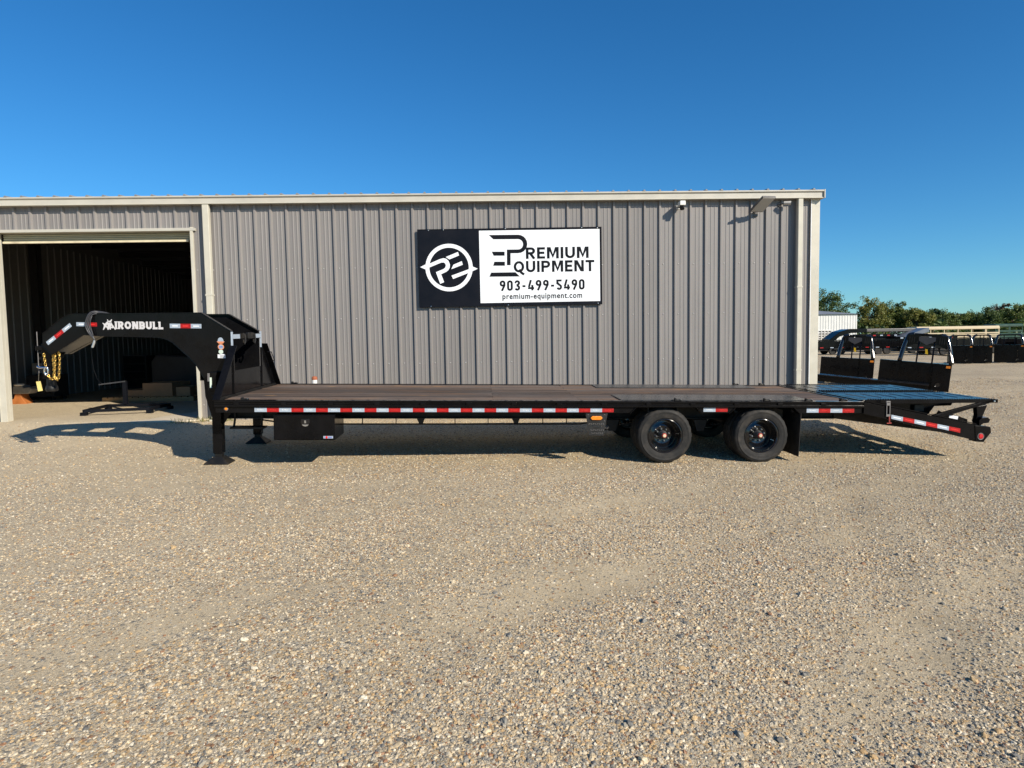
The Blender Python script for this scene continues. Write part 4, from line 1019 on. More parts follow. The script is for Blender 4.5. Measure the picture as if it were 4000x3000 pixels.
# amber front marker lamp and the side marker bracket
MB().lathe([(0, -0.022), (0.012, -0.020), (0.019, -0.010), (0.021, 0.0)], 16, (0.137, 0.029, -0.112)).build('marker_lamp', M['amber'], tr, smooth=True)
MB().lathe([(0.021, -0.004), (0.027, -0.003), (0.028, 0.004)], 16, (0.137, 0.026, -0.112)).build('lamp_ring', M['lens_ring'], tr, smooth=True)
br = MB()
def oct_(cx, cz, w, h, c): return [(cx-w+c, cz+h), (cx+w-c, cz+h), (cx+w, cz+h-c), (cx+w, cz-h+c), (cx+w-c, cz-h), (cx-w+c, cz-h), (cx-w, cz-h+c), (cx-w, cz+h-c)]
br.prism([(4.909, -0.166), (5.21, -0.166), (5.180, -0.328), (4.937, -0.328)], 0.0, 0.006, 'y')
br.prism([(4.937, -0.328), (4.985, -0.328), (4.985, -0.346), (4.940, -0.346)], 0.0, 0.006, 'y'); br.prism([(5.135, -0.328), (5.180, -0.328), (5.177, -0.346), (5.135, -0.346)], 0.0, 0.006, 'y')
br.prism([(4.940, -0.346), (5.177, -0.346), (5.161, -0.47), (4.963, -0.466)], 0.0, 0.006, 'y')
br.prism([(5.195, -0.166), (5.21, -0.166), (5.161, -0.47), (5.15, -0.47)], 0.006, 0.12, 'y')
brk = br.build('marker_bracket', M['bracket_tread'], tr)
MB().prism(oct_(5.056, -0.226, 0.092, 0.036, 0.03), -0.006, 0.0, 'y').build('lamp_grommet', KD, brk, bevel=0.003)
MB().prism(oct_(5.056, -0.226, 0.080, 0.026, 0.022), -0.018, -0.0055, 'y').build('marker_lens', M['amber'], brk, bevel=0.006)
# raised lugs of the diamond plate, their glints put in as lighter grey
mb = MB()
for i in range(9):
    for j in range(7):
        x = 4.945+i*0.028+(0.014 if j % 2 else 0); z = -0.182-j*0.042; 
        if x > 5.185+0.09*(z+0.17) or x < 4.93-0.17*(z+0.17): continue
        if abs(x-5.056) < 0.10 and abs(z+0.226) < 0.045: continue
        if -0.352 < z < -0.322: continue
        a = 0.7 if (i+j) % 2 else -0.7
        mb.obox((x, -0.001, z), (math.cos(a)*0.010, 0, math.sin(a)*0.010), (0, 0.0022, 0), (-math.sin(a)*0.003, 0, math.cos(a)*0.003))
mb.build('tread_lugs', M['lens_ring'], brk)

# landing legs
def jack(y):
    fz = foot_z(-0.155, y)
    lg = MB().box(-0.218, -0.092, y-0.062, y+0.062, -0.79, 0.02).build('landing_leg', K, tr, bevel=0.006)
    MB().box(-0.203, -0.107, y-0.048, y+0.048, fz+0.08, -0.789).build('inner_leg', KD, lg, bevel=0.004)
    mb = MB(); a, b = 0.165, 0.06
    vs = [(-0.155-a, y-a*0.8, fz+0.004), (-0.155+a, y-a*0.8, fz+0.004), (-0.155+a, y+a*0.8, fz+0.004), (-0.155-a, y+a*0.8, fz+0.004)]
    vs += [(-0.155-a, y-a*0.8, fz+0.018), (-0.155+a, y-a*0.8, fz+0.018), (-0.155+a, y+a*0.8, fz+0.018), (-0.155-a, y+a*0.8, fz+0.018)]
    vs += [(-0.155-b, y-b, fz+0.10), (-0.155+b, y-b, fz+0.10), (-0.155+b, y+b, fz+0.10), (-0.155-b, y+b, fz+0.10)]
    mb.add(vs, [(0,3,2,1),(0,1,5,4),(1,2,6,5),(2,3,7,6),(3,0,4,7),(4,5,9,8),(5,6,10,9),(6,7,11,10),(7,4,8,11),(8,9,10,11)])
    mb.build('foot', KD, lg, bevel=0.003)
    MB().prism([(-0.09, -0.17), (0.06, -0.17), (-0.09, -0.40)], y-0.006, y+0.006, 'y').build('gusset', K, lg)
    return lg
jack(0.50); jack(2.09)
MB().cyl((-0.155, 0.57, -0.30), (-0.155, 2.02, -0.30), 0.014, 8).build('drive_shaft', KD, tr, smooth=True)
stp = MB(); stp.box(-0.05, 0.42, 0.62, 0.78, -0.475, -0.447)
step = stp.build('step', KD, tr, bevel=0.003)
for x in (-0.02, 0.36): MB().tube([(x+0.02, 0.70, -0.20), (x+0.02, 0.70, -0.33), (x, 0.70, -0.45)], 0.016, 8).build('step_strap', KD, step, smooth=True)

# gooseneck: two deep plates converging on the coupler
KN = 0.137
def yn(x): return KN*(-0.03-x)
neck = [(-2.835, 0.832), (-2.74, 0.90), (-2.656, 0.965), (-2.57, 1.032), (-2.502, 1.079), (-2.43, 1.110), (-2.352, 1.123), (-0.455, 1.152), (-0.03, 0.899), (-0.03, -0.165),
        (-0.25, -0.34), (-0.335, -0.34), (-0.426, -0.027), (-0.443, 0.233), (-0.553, 0.422), (-0.64, 0.515), (-0.726, 0.593), (-0.882, 0.729), (-0.95, 0.765), (-1.023, 0.788), (-1.12, 0.802), (-1.965, 0.814),
        (-2.203, 0.829), (-2.709, 0.535), (-2.841, 0.657)]
for sg in (1, -1):
    f = (lambda a: yn(a)) if sg > 0 else (lambda a: -yn(a))
    y0 = 0.70 if sg > 0 else 1.87
    nb = MB(); nb.prism(neck, y0, y0+0.02, 'y', yf=f)
    ns = nb.build('neck_plate', K, tr)
    ye = 0.695 if sg > 0 else 1.815
    def strip(pts, name, th=0.012, par=ns, w=0.08):
        mb = MB()
        for (xa, za), (xb, zb) in zip(pts, pts[1:]):
            d = Vector((xb-xa, 0, zb-za)).normalized(); nn_ = Vector((d.z, 0, -d.x))*th
            ya, yb = ye+f(xa), ye+f(xb)
            vs = [(xa, ya, za), (xb, yb, zb), (xb, yb+w, zb), (xa, ya+w, za)]
            vs += [(v[0]-nn_.x, v[1], v[2]-nn_.z) for v in vs]
            mb.add(vs, [(0,1,2,3),(4,7,6,5),(0,4,5,1),(1,5,6,2),(2,6,7,3),(3,7,4,0)])
        return mb.build(name, K, par)
    strip(neck[0:9], 'top_flange', 0.012)
    strip(neck[13:25][::-1], 'arch_flange', 0.014)
# front end plates, tray and crossbars between the neck plates
yc = WID/2
def between(x, m=0.022): return 0.70+yn(x)+m, 1.89-yn(x)-m
mb = MB(); a, b = between(-2.83); mb.box(-2.838, -2.825, a, b, 0.66, 0.832); mb.build('nose_plate', K, tr)
mb = MB(); a0, b0 = between(-2.83); a1, b1 = between(-2.30)
mb.add([(-2.835, a0, 0.828), (-2.835, b0, 0.828), (-2.50, between(-2.5)[1], 1.074), (-2.30, b1, 1.118), (-2.30, a1, 1.118), (-2.50, between(-2.5)[0], 1.074)], [(0,1,2,5), (5,2,3,4)]); mb.build('nose_cover', K, tr)
mb = MB(); mb.add([(-2.84, a0, 0.655), (-2.84, b0, 0.655), (-2.71, between(-2.71)[1], 0.54), (-2.71, between(-2.71)[0], 0.54), (-2.21, between(-2.2)[1], 0.828), (-2.21, between(-2.2)[0], 0.828)], [(0,1,2,3), (3,2,4,5)]); mb.build('nose_underplate', K, tr)
for x, z0, z1 in ((-1.70, 0.86, 1.08), (-1.05, 0.82, 1.1)):
    a, b = between(x); MB().box(x-0.03, x+0.03, a, b, z0, z1).build('neck_crossmember', K, tr, bevel=0.004)
a, b = between(-0.5); MB().box(-0.506, -0.494, a, b, 0.20, 0.72).build('tray_front', K, tr)
mb = MB(); a, b = between(-0.26); mb.box(-0.493, -0.03, a, b, 0.20, 0.212); mb.build('tray_floor', K, tr)
# headboard
HB = [(0.003, 0.005), (0.69, 0.005), (0.69, 0.655), (0.62, 0.655)]
for sg in (1, -1):
    Y = (lambda y: y) if sg > 0 else (lambda y: WID-y)
    hb = MB().prism([(Y(y), z) for y, z in HB], -0.018, -0.006, 'x').build('headboard', K, tr)
    mb = MB(); p0, p1 = Vector((0.025, Y(0.0), 0.006)), Vector((0.025, Y(0.645), 0.70)); mb.bar(p0, p1, 0.10, 0.014, up=(0, -(p1-p0).z, (p1-p0).y)); mb.build('edge_flange', K, hb, bevel=0.003)
    mb = MB(); mb.box(-0.02, 0.012, Y(0.70)-0.02, Y(0.70)+0.02, 0.0, 0.645); mb.build('post', K, hb, bevel=0.003)
    a_, b_ = sorted((Y(0.68), Y(0.715))); zz = 0.645 if sg > 0 else 0.576
    mb = MB(); mb.box(-0.019, -0.002, a_, b_, zz, 0.895); mb.build('post_tape', M['white_tape'], hb)
    if sg < 0: MB().tube([(0.075, 1.935, 0.57), (0.13, 1.955, 0.565), (0.14, 2.07, 0.43), (0.085, 2.07, 0.41)], 0.008, 6).build('grab_handle', K, hb, smooth=True)
MB().box(-0.018, -0.006, 0.692, 1.898, 0.005, 0.345).build('headboard_panel', K, tr)
MB().box(-0.03, 0.03, 0.098, WID-0.098, -0.005, 0.018).build('headboard_foot', KD, tr)
cbar = MB().box(-0.06, -0.004, 0.722, 1.868, 0.79, 0.865).build('neck_crossbar', K, tr, bevel=0.004)
for y0, y1 in ((0.722, 0.985), (1.52, 1.868)): MB().box(-0.0035, -0.001, y0, y1, 0.797, 0.858).build('bar_tape', M['white_tape'], cbar)
for y in (1.08, 1.50):
    mb = MB(); pts = [(0.01, y, 0.87), (0.035, y, 0.84), (0.04, y, 0.76), (0.035, y-0.03, 0.715), (0.03, y-0.05, 0.74), (0.03, y-0.05, 0.78)]
    mb.tube(pts, 0.013, 8); mb.box(-0.002, 0.03, y-0.05, y+0.05, 0.80, 0.868); mb.build('chain_hook', KD, cbar, smooth=True)
MB().box(0.0, 0.05, 1.19, 1.40, 0.79, 0.88).build('chain_bracket', KD, cbar, bevel=0.01)
# neck tapes
def neck_quad(pts, name, mat, par, off=0.003):
    vs = []
    for d in (off, off-0.0015):
        for x, z in pts: vs.append((x, 0.70+yn(x)-d, z))
    n_ = len(pts); fs = [tuple(range(n_)), tuple(range(2*n_-1, n_-1, -1))]+[(i, i+n_, (i+1) % n_+n_, (i+1) % n_) for i in range(n_)]
    mb = MB(); mb.add(vs, fs); return mb.build(name, mat, par)
WT, RT = M['white_tape'], M['red_tape']
def neck_tape(p, q, w, cols):
    p, q = Vector((p[0], p[1])), Vector((q[0], q[1])); d = (q-p)/len(cols); n_ = Vector((-d.y, d.x)).normalized()*w/2
    for i, c in enumerate(cols):
        a, b = p+d*i, p+d*(i+1)
        o = neck_quad([(a-n_)[:], (b-n_)[:], (b+n_)[:], (a+n_)[:]], 'reflective_tape', c, tr)
        m_ = (a+b)/2; e = d*0.27; nn_ = n_*0.26
        neck_quad([(m_-e-nn_)[:], (m_+e-nn_)[:], (m_+e+nn_)[:], (m_-e+nn_)[:]], 'tape_print', M['white_print'] if c == WT else M['red_print'], o, 0.0042).location = (0, 0, 0)
neck_tape((-2.768, 0.702), (-2.392, 0.977), 0.056, (WT, RT, WT))
neck_tape((-2.308, 0.985), (-1.997, 0.982), 0.056, (WT, RT))
neck_tape((-0.913, 0.971), (-0.449, 0.970), 0.062, (WT, RT, WT))
# lettering and bull emblem on the near plate
ang = -math.atan(KN)
nl = stroke_mesh('IRONBULL', 0.725, 0.108, 0.27, 0.13, True)
t_ = link('neck_lettering', nl, M['silver_print'], tr); t_.rotation_euler = (PI/2, 0, ang); t_.location = (-1.727, 0.70+yn(-1.727)-0.004, 0.921+BZ)
bull = [(0.00,0.00),(0.02,0.055),(0.015,0.075),(0.0,0.09),(0.005,0.10),(0.03,0.085),(0.045,0.095),(0.06,0.112),(0.078,0.120),(0.070,0.145),(0.078,0.150),(0.088,0.128),(0.105,0.128),(0.122,0.136),(0.138,0.152),(0.142,0.148),(0.140,0.128),(0.128,0.112),(0.134,0.100),(0.150,0.072),(0.168,0.050),(0.185,0.022),(0.196,0.002),(0.180,0.004),(0.160,0.030),(0.145,0.022),(0.128,0.030),(0.118,0.004),(0.105,0.002),(0.098,0.020),(0.085,0.000),(0.07,0.004),(0.062,0.030),(0.04,0.038),(0.025,0.012),(0.012,0.0)]
neck_quad([(-1.912+x, 0.908+z) for x, z in bull], 'bull_emblem', M['silver_print'], tr)
for pts in ([(0.085,0.105),(0.10,0.115),(0.105,0.10)], [(0.115,0.105),(0.125,0.108),(0.12,0.09)], [(0.06,0.06),(0.075,0.075),(0.07,0.045)], [(0.13,0.06),(0.14,0.05),(0.125,0.04)]):
    neck_quad([(-1.912+x, 0.908+z) for x, z in pts], 'emblem_shade', K, tr, 0.0045)
# round stickers and the white plate at the riser
def disc_pts(cx, cz, rx, rz, a0=0, a1=360, n=22): return [(cx+rx*math.cos(math.radians(a0+(a1-a0)*i/n)), cz+rz*math.sin(math.radians(a0+(a1-a0)*i/n))) for i in range(n if a1-a0 == 360 else n+1)]
neck_quad(disc_pts(-0.176, 0.762, 0.042, 0.052, 0, 180) + [(-0.236, 0.752), (-0.116, 0.752)][:1] + [(-0.116, 0.752)], 'cap_sticker', M['white_tape'], tr)
neck_quad([(-0.232, 0.758), (-0.12, 0.758), (-0.14, 0.730), (-0.176, 0.722), (-0.21, 0.732)], 'cap_sticker_band', M['orange_st1'], tr, 0.0036)
neck_quad(disc_pts(-0.173, 0.681, 0.045, 0.041), 'round_sticker', M['orange_st1'], tr)
neck_quad(disc_pts(-0.173, 0.681, 0.034, 0.031), 'round_sticker_face', M['white_tape'], tr, 0.0040)
neck_quad([(-0.200, 0.674), (-0.146, 0.676), (-0.146, 0.688), (-0.200, 0.686)], 'round_sticker_print', M['blue_print'], tr, 0.0046)
neck_quad(disc_pts(-0.176, 0.612, 0.034, 0.031), 'green_sticker', M['green_st'], tr)
neck_quad([(-0.225, 0.523), (-0.113, 0.523), (-0.113, 0.570), (-0.140, 0.582), (-0.20, 0.575), (-0.225, 0.577)], 'serial_plate', M['white_print'], tr)
for i in range(4): neck_quad([(-0.19, 0.532+i*0.009), (-0.125, 0.532+i*0.009), (-0.125, 0.535+i*0.009), (-0.19, 0.535+i*0.009)], 'serial_plate_line', M['lens_ring'], tr, 0.004)
# document tube on the riser
dh = MB().box(-0.335, -0.21, 0.62, 0.715, 0.06, 0.332).build('document_box', K, tr, bevel=0.01)
MB().box(-0.330, -0.300, 0.612, 0.6195, 0.20, 0.315).build('document_sleeve', M['lens_ring'], dh)
MB().box(-0.300, -0.275, 0.610, 0.6195, 0.11, 0.255).build('document_sleeve', M['green_st'], dh)
# coupler, release rod, tag
cp = MB(); cp.box(-2.955, -2.80, yc-0.075, yc+0.075, 0.18, 0.70); coup = cp.build('coupler', K, tr, bevel=0.008)
MB().box(-2.99, -2.76, yc-0.15, yc+0.15, 0.60, 0.665).build('coupler_collar', K, coup, bevel=0.006)
MB().prism([(-2.80, 0.60), (-2.64, 0.60), (-2.80, 0.30)], yc-0.01, yc+0.01, 'y').build('coupler_gusset', K, coup)
MB().cyl((-2.878, yc, 0.06), (-2.878, yc, 0.18), 0.062, 16).build('inner_tube', KD, coup, smooth=True)
MB().lathe([(0.03, 0.0), (0.075, 0.0), (0.085, 0.03), (0.075, 0.075), (0.062, 0.09)], 18, (-2.878, yc, -0.01), 'z').build('ball_socket', KD, coup, smooth=True)
MB().tube([(-2.985, yc-0.10, 0.87), (-2.985, yc-0.10, 0.27)], 0.006, 6).build('release_rod', M['lens_ring'], coup, smooth=True)
MB().tube([(-2.99, yc-0.12, 0.36), (-2.94, yc-0.14, 0.345), (-2.88, yc-0.13, 0.35)], 0.016, 8).build('release_handle', M['chrome'], coup, smooth=True)
for z in (0.56, 0.48): MB().box(-3.02, -2.955, yc-0.03, yc+0.03, z-0.015, z+0.015).build('lock_bolt', KD, coup)
mb = MB(); mb.add([(-3.068, yc-0.05, 0.135), (-3.005, yc-0.05, 0.142), (-2.982, yc-0.045, 0.00), (-3.047, yc-0.05, -0.01)], [(0,1,2,3)]); mb.add([(-3.068, yc-0.048, 0.135), (-3.005, yc-0.048, 0.142), (-2.982, yc-0.043, 0.00), (-3.047, yc-0.048, -0.01)], [(3,2,1,0)])
tg = mb.build('key_tag', M['yellow_tag'], coup)
MB().tube([(-3.03, yc-0.05, 0.138), (-3.02, yc-0.06, 0.20), (-2.985, yc-0.10, 0.28)], 0.003, 5).build('tag_wire', M['zinc'], tg)
# safety chains
def chain(pts, name, mat=M['gold'], r=0.0055, pitch=0.034):
    P = [Vector(p) for p in pts]; mb = MB(); seg = 0; acc = 0; i = 0; k_ = 0
    d_tot = [0]
    for a, b in zip(P, P[1:]): d_tot.append(d_tot[-1]+(b-a).length)
    def at(d):
        for j in range(len(P)-1):
            if d <= d_tot[j+1]: return P[j].lerp(P[j+1], (d-d_tot[j])/max(1e-6, d_tot[j+1]-d_tot[j]))
        return P[-1]
    d = 0
    while d+pitch*1.2 < d_tot[-1]:
        a, b = at(d), at(d+pitch); c = (a+b)/2; t = (b-a).normalized()
        s1 = t.cross(Vector((0, 1, 0))); s1 = s1.normalized() if s1.length > 0.1 else Vector((1, 0, 0)); s2 = t.cross(s1)
        sd = (s1*0.75+s2*0.65).normalized() if k_ % 2 else (s1*0.65-s2*0.75).normalized()
        L = 0.0265; w = 0.0125; loop = []
        for q in range(10):
            a_ = 2*PI*q/10; loop.append(c+t*(L-w)*(1 if math.cos(a_) > 0 else -1)+t*w*math.cos(a_)+sd*w*math.sin(a_))
        loop.append(loop[0]); mb.tube(loop, r, 5, cap=False); d += pitch; k_ += 1
    return mb.build(name, mat, tr, smooth='full')
yq = yc-0.16
chain([(-2.862, yq, 0.55), (-2.855, yq, 0.45), (-2.845, yq, 0.36)], 'safety_chain')
chain([(-2.825, yq, 0.25), (-2.79, yq, 0.185), (-2.76, yq, 0.18), (-2.735, yq, 0.24), (-2.73, yq, 0.38), (-2.735, yq, 0.50), (-2.70, yq, 0.66), (-2.69, yq, 0.70)], 'safety_chain')
chain([(-2.70, yq-0.03, 0.69), (-2.688, yq-0.03, 0.50), (-2.70, yq-0.03, 0.35), (-2.715, yq-0.03, 0.24), (-2.685, yq-0.03, 0.165), (-2.65, yq-0.03, 0.20), (-2.635, yq-0.03, 0.36), (-2.625, yq-0.03, 0.52), (-2.65, yq-0.03, 0.68)], 'safety_chain')
chain([(-2.755, yq+0.03, 0.20), (-2.745, yq+0.03, 0.30), (-2.755, yq+0.03, 0.45), (-2.745, yq+0.03, 0.58), (-2.70, yq+0.03, 0.70)], 'safety_chain')
hk = MB(); loop = [Vector((-2.838, yq, 0.302)) + Vector((0.026*math.sin(2*PI*i/16), -0.004, 0.062*math.cos(2*PI*i/16)))*(1.0 if math.cos(2*PI*i/16) < 0 else 0.92) for i in range(17)]
hk.tube(loop, 0.0135, 8, cap=False); hk.build('chain_link_hook', M['chrome'], tr, smooth='full')
# wiring cable thrown over the neck
def cyl_loop(pts, r=0.0085, name='light_cable', mat=M['cable']): return MB().tube(pts, r, 7).build(name, mat, tr, smooth='full')
def ny_(x): return 0.70+yn(x)
def spline(ctrl, n=8):
    P = [Vector(p) for p in ctrl]; P = [P[0]*2-P[1]]+P+[P[-1]*2-P[-2]]; out = []
    for i in range(1, len(P)-2):
        for k_ in range(n):
            t = k_/n; out.append(0.5*((2*P[i])+(-P[i-1]+P[i+1])*t+(2*P[i-1]-5*P[i]+4*P[i+1]-P[i+2])*t*t+(-P[i-1]+3*P[i]-3*P[i+1]+P[i+2])*t**3))
    out.append(P[-2]); return out
for j, (dx_, dz_) in enumerate(((0, 0), (0.022, -0.012), (0.045, -0.03))):
    cyl_loop(spline([(-1.93+dx_, ny_(-1.9)+0.30, 1.13), (-1.97+dx_*0.5, ny_(-1.95)+0.06, 1.165+dz_), (-2.07+dx_*0.6, ny_(-2.05)-0.03, 1.15+dz_), (-2.145+dx_, ny_(-2.1)-0.035, 1.0), (-2.12+dx_, ny_(-2.1)-0.03, 0.88), (-2.045+dx_*0.3, ny_(-2)-0.03, 0.79+dz_*0.3), (-2.03+dx_*0.2, ny_(-2)-0.02, 0.755)]))
cyl_loop(spline([(-2.04, ny_(-2)+0.02, 1.16), (-2.065, ny_(-2.0)-0.03, 1.05), (-2.07, ny_(-2)-0.03, 0.95), (-2.04, ny_(-2)-0.03, 0.82)]), 0.006)
MB().tube([(-2.03, ny_(-2)-0.02, 0.76), (-2.04, ny_(-2)-0.02, 0.72), (-2.065, ny_(-2)-0.02, 0.655)], [0.012, 0.017, 0.016], 10).build('cable_plug', M['plug'], tr, smooth=True)

# wheels
R_T = 0.386; ZC = -0.484
def tyre_mesh():
    prof = [(0.231, -0.083), (0.240, -0.094), (0.252, -0.100), (0.256, -0.1035), (0.262, -0.1035), (0.268, -0.106), (0.300, -0.110), (0.322, -0.109), (0.325, -0.1105), (0.334, -0.1105), (0.337, -0.107), (0.356, -0.100), (0.372, -0.091), (0.381, -0.082),
            (0.3845, -0.070), (0.3845, -0.056), (0.375, -0.054), (0.375, -0.047), (0.386, -0.045), (0.386, -0.018), (0.376, -0.016), (0.376, -0.008), (0.386, -0.006)]
    prof = prof + [(r, -t) for r, t in prof[::-1]]
    mb = MB(); n = 96; m = len(prof); mb.lathe(prof, n)
    for k_ in range(n):
        a = 2*PI*k_/n
        for i, (r, t) in enumerate(prof):
            if r > 0.378 and (abs(t) > 0.055 and (k_//2) % 2): r2 = r-0.007
            elif r > 0.38 and ((k_//2 + i) % 3 == 0): r2 = r-0.003
            else: r2 = r
            x, z = r2*math.cos(a), r2*math.sin(a)
            bulge = 1.0
            if z < -R_T+0.012: z = -R_T+0.010+(z+R_T-0.012)*0.15
            if z < -0.30: bulge = 1+0.09*min(1, (-0.30-z)/0.08)*(1 if r < 0.37 else 0.4)
            mb.v[k_*m+i] = (x, t*bulge, z)
    return mb.mesh('wheel')
ty_me = tyre_mesh(); ty_me.materials.append(M['rubber'])
ty_me.polygons.foreach_set('use_smooth', [True]*len(ty_me.polygons)); ty_me.set_sharp_from_angle(angle=math.radians(40))
wheel0 = bpy.data.objects.new('wheel', ty_me); COL.objects.link(wheel0)
rp = [(0.226, -0.078), (0.236, -0.090), (0.238, -0.100), (0.231, -0.103), (0.224, -0.097), (0.217, -0.082), (0.212, -0.060), (0.210, 0.00), (0.204, 0.034), (0.196, 0.046), (0.180, 0.046), (0.150, 0.034), (0.125, 0.026), (0.115, 0.030), (0.0, 0.030)]
MB().lathe(rp, 64).build('rim', M['rim'], wheel0, smooth=True)
MB().lathe([(0.062, 0.030), (0.060, 0.0), (0.050, -0.008), (0.048, -0.045), (0.040, -0.052), (0.0, -0.052)], 28).build('hub', M['dark_steel'], wheel0, smooth=True)
MB().lathe([(0.036, -0.050), (0.037, -0.070), (0.032, -0.078), (0.018, -0.080)], 6).build('hub_cap', M['red_cap'], wheel0, bevel=0.003)
MB().lathe([(0.023, -0.079), (0.021, -0.084), (0.0, -0.085)], 16).build('hub_plug', M['cap_cream'], wheel0, smooth=True)
nut = MB().lathe([(0.014, 0.03), (0.014, 0.004), (0.009, 0.0), (0.007, -0.010), (0.0, -0.010)], 6).mesh('lug_nut'); nut.materials.append(M['zinc'])
for i in range(8):
    a = 2*PI*i/8+0.25; o = bpy.data.objects.new('lug_nut', nut); COL.objects.link(o); o.parent = wheel0; o.location = (0.087*math.cos(a), 0, 0.087*math.sin(a))
MB().cyl((0.196, -0.085, 0.03), (0.165, -0.045, 0.026), 0.006, 8).build('valve_stem', M['zinc'], wheel0)
wheel0.parent = tr; first = True
for x in (6.02, 7.375):
    for y, rz in ((0.148, 0), (0.395, PI), (WID-0.148, PI), (WID-0.395, 0)):
        w = wheel0 if first else copy_tree(wheel0, tr); first = False
        w.location = (x, y, ZC+BZ); w.rotation_euler = (0, 0, rz)
        if x > 7:
            for ch in w.children: ch.rotation_euler = (0, 0.5, 0) if ch.name.startswith(('rim', 'valve')) else ch.rotation_euler
    MB().cyl((x, 0.50, ZC), (x, WID-0.50, ZC), 0.063, 16).build('axle', KD, tr, smooth=True)
    for y in (0.62, WID-0.62):
        mb = MB()
        for i in range(6):
            L_ = 0.5-0.05*i; mb.box(x-L_, x+L_, y-0.035, y+0.035, ZC+0.07+0.011*i, ZC+0.0795+0.011*i)
        mb.build('leaf_spring', KD, tr)
        MB().box(x-0.07, x+0.07, y-0.05, y+0.05, ZC+0.14, -0.34).build('spring_seat', KD, tr)
for x in (5.40, 6.70, 8.0):
    for y in (0.62, WID-0.62): MB().prism([(x-0.10, -0.336), (x+0.10, -0.336), (x+0.05, -0.50), (x-0.05, -0.50)], y-0.04, y+0.04, 'y').build('spring_hanger', KD, tr)
MB().tube([(5.26, 0.30, -0.40), (5.26, 0.50, -0.45), (5.32, 0.6, -0.46)], 0.03, 8).build('air_tank_pipe', KD, tr, smooth=True)
# wheel well liner over the tyres
for y0, y1 in ((0.10, 0.66), (WID-0.66, WID-0.10)): MB().box(5.45, 7.95, y0, y1, -0.064, -0.058).build('wheel_well_liner', KD, tr)
# mud flaps
for y0, y1 in ((0.035, 0.56), (WID-0.56, WID-0.035)):
    mb = MB(); mb.add([(7.915, y0, -0.165), (7.915, y1, -0.165), (7.905, y1, -0.50), (7.900, y1, -0.772), (7.905, y0, -0.775), (7.912, y0, -0.5)], [(0,1,2,5), (5,2,3,4)])
    mb.add([(x+0.008, y, z) for x, y, z in mb.v[:6]], [(5,2,1,0), (4,3,2,5)]); mb.add([mb.v[i] for i in (0, 5, 4, 6, 11, 10)], [(0,1,4,3), (1,2,5,4)]); mb.build('mud_flap', M['rubber'], tr)
# tie-downs along the deck edges
def tie(x, y, name='ratchet_tie_down'):
    mb = MB(); mb.box(x-0.045, x+0.05, y-0.03, y+0.03, 0.004, 0.022); mb.tube([(x-0.03, y-0.03, 0.028), (x-0.03, y+0.03, 0.028)], 0.014, 8); mb.tube([(x+0.03, y-0.035, 0.02), (x+0.03, y+0.035, 0.02)], 0.010, 8)
    mb.build(name, KD, tr, bevel=0.004); MB().box(x+0.02, x+0.05, y-0.02, y+0.02, 0.0225, 0.028).build('tie_down_clip', M['zinc'], tr)
for x, y in ((0.37, 0.055), (0.32, WID-0.055), (6.18, 0.05), (7.43, 0.05), (8.02, 0.05), (8.52, 0.06), (8.0, WID-0.06), (8.47, WID-0.06)): tie(x, y)

# dovetail
SL = (-0.336-0.003)/(10.514-8.794)
def zt(x): return 0.003+SL*(x-8.794)
for y0, y1, ny0, ny1 in ((0.005, 0.085, 0, 0), (WID-0.085, WID-0.005, 0, 0)):
    dv = MB().prism([(8.791, 0.001), (10.45, zt(10.45)), (10.45, -0.548), (8.791, -0.168)], y0, y1, 'y').build('dovetail_rail', K, tr, bevel=0.004)
    MB().bar((8.80, (y0+y1)/2, 0.012), (10.42, (y0+y1)/2, zt(10.42)+0.012), 0.10, 0.012).build('rail_cap', K, dv)
MB().prism([(8.80, -0.05), (10.0, zt(10.0)-0.045), (10.0, zt(10.0)-0.06), (8.80, -0.065)], 0.087, WID-0.087, 'y').build('dovetail_deck', KD, tr)
for x in (10.05, 10.25): MB().box(x-0.02, x+0.02, 0.087, WID-0.087, zt(x)-0.16, zt(x)-0.06).build('dovetail_crossmember', KD, tr)
for y in (0.75, 1.295, 1.84): MB().prism([(8.78, -0.17), (10.43, zt(10.43)-0.1), (10.43, -0.54), (8.78, -0.335)], y-0.03, y+0.03, 'y').build('dovetail_beam', KD, tr)
tail = MB().box(10.43, 10.56, 0.13, WID-0.13, -0.54, -0.40).build('tail_beam', K, tr, bevel=0.005)
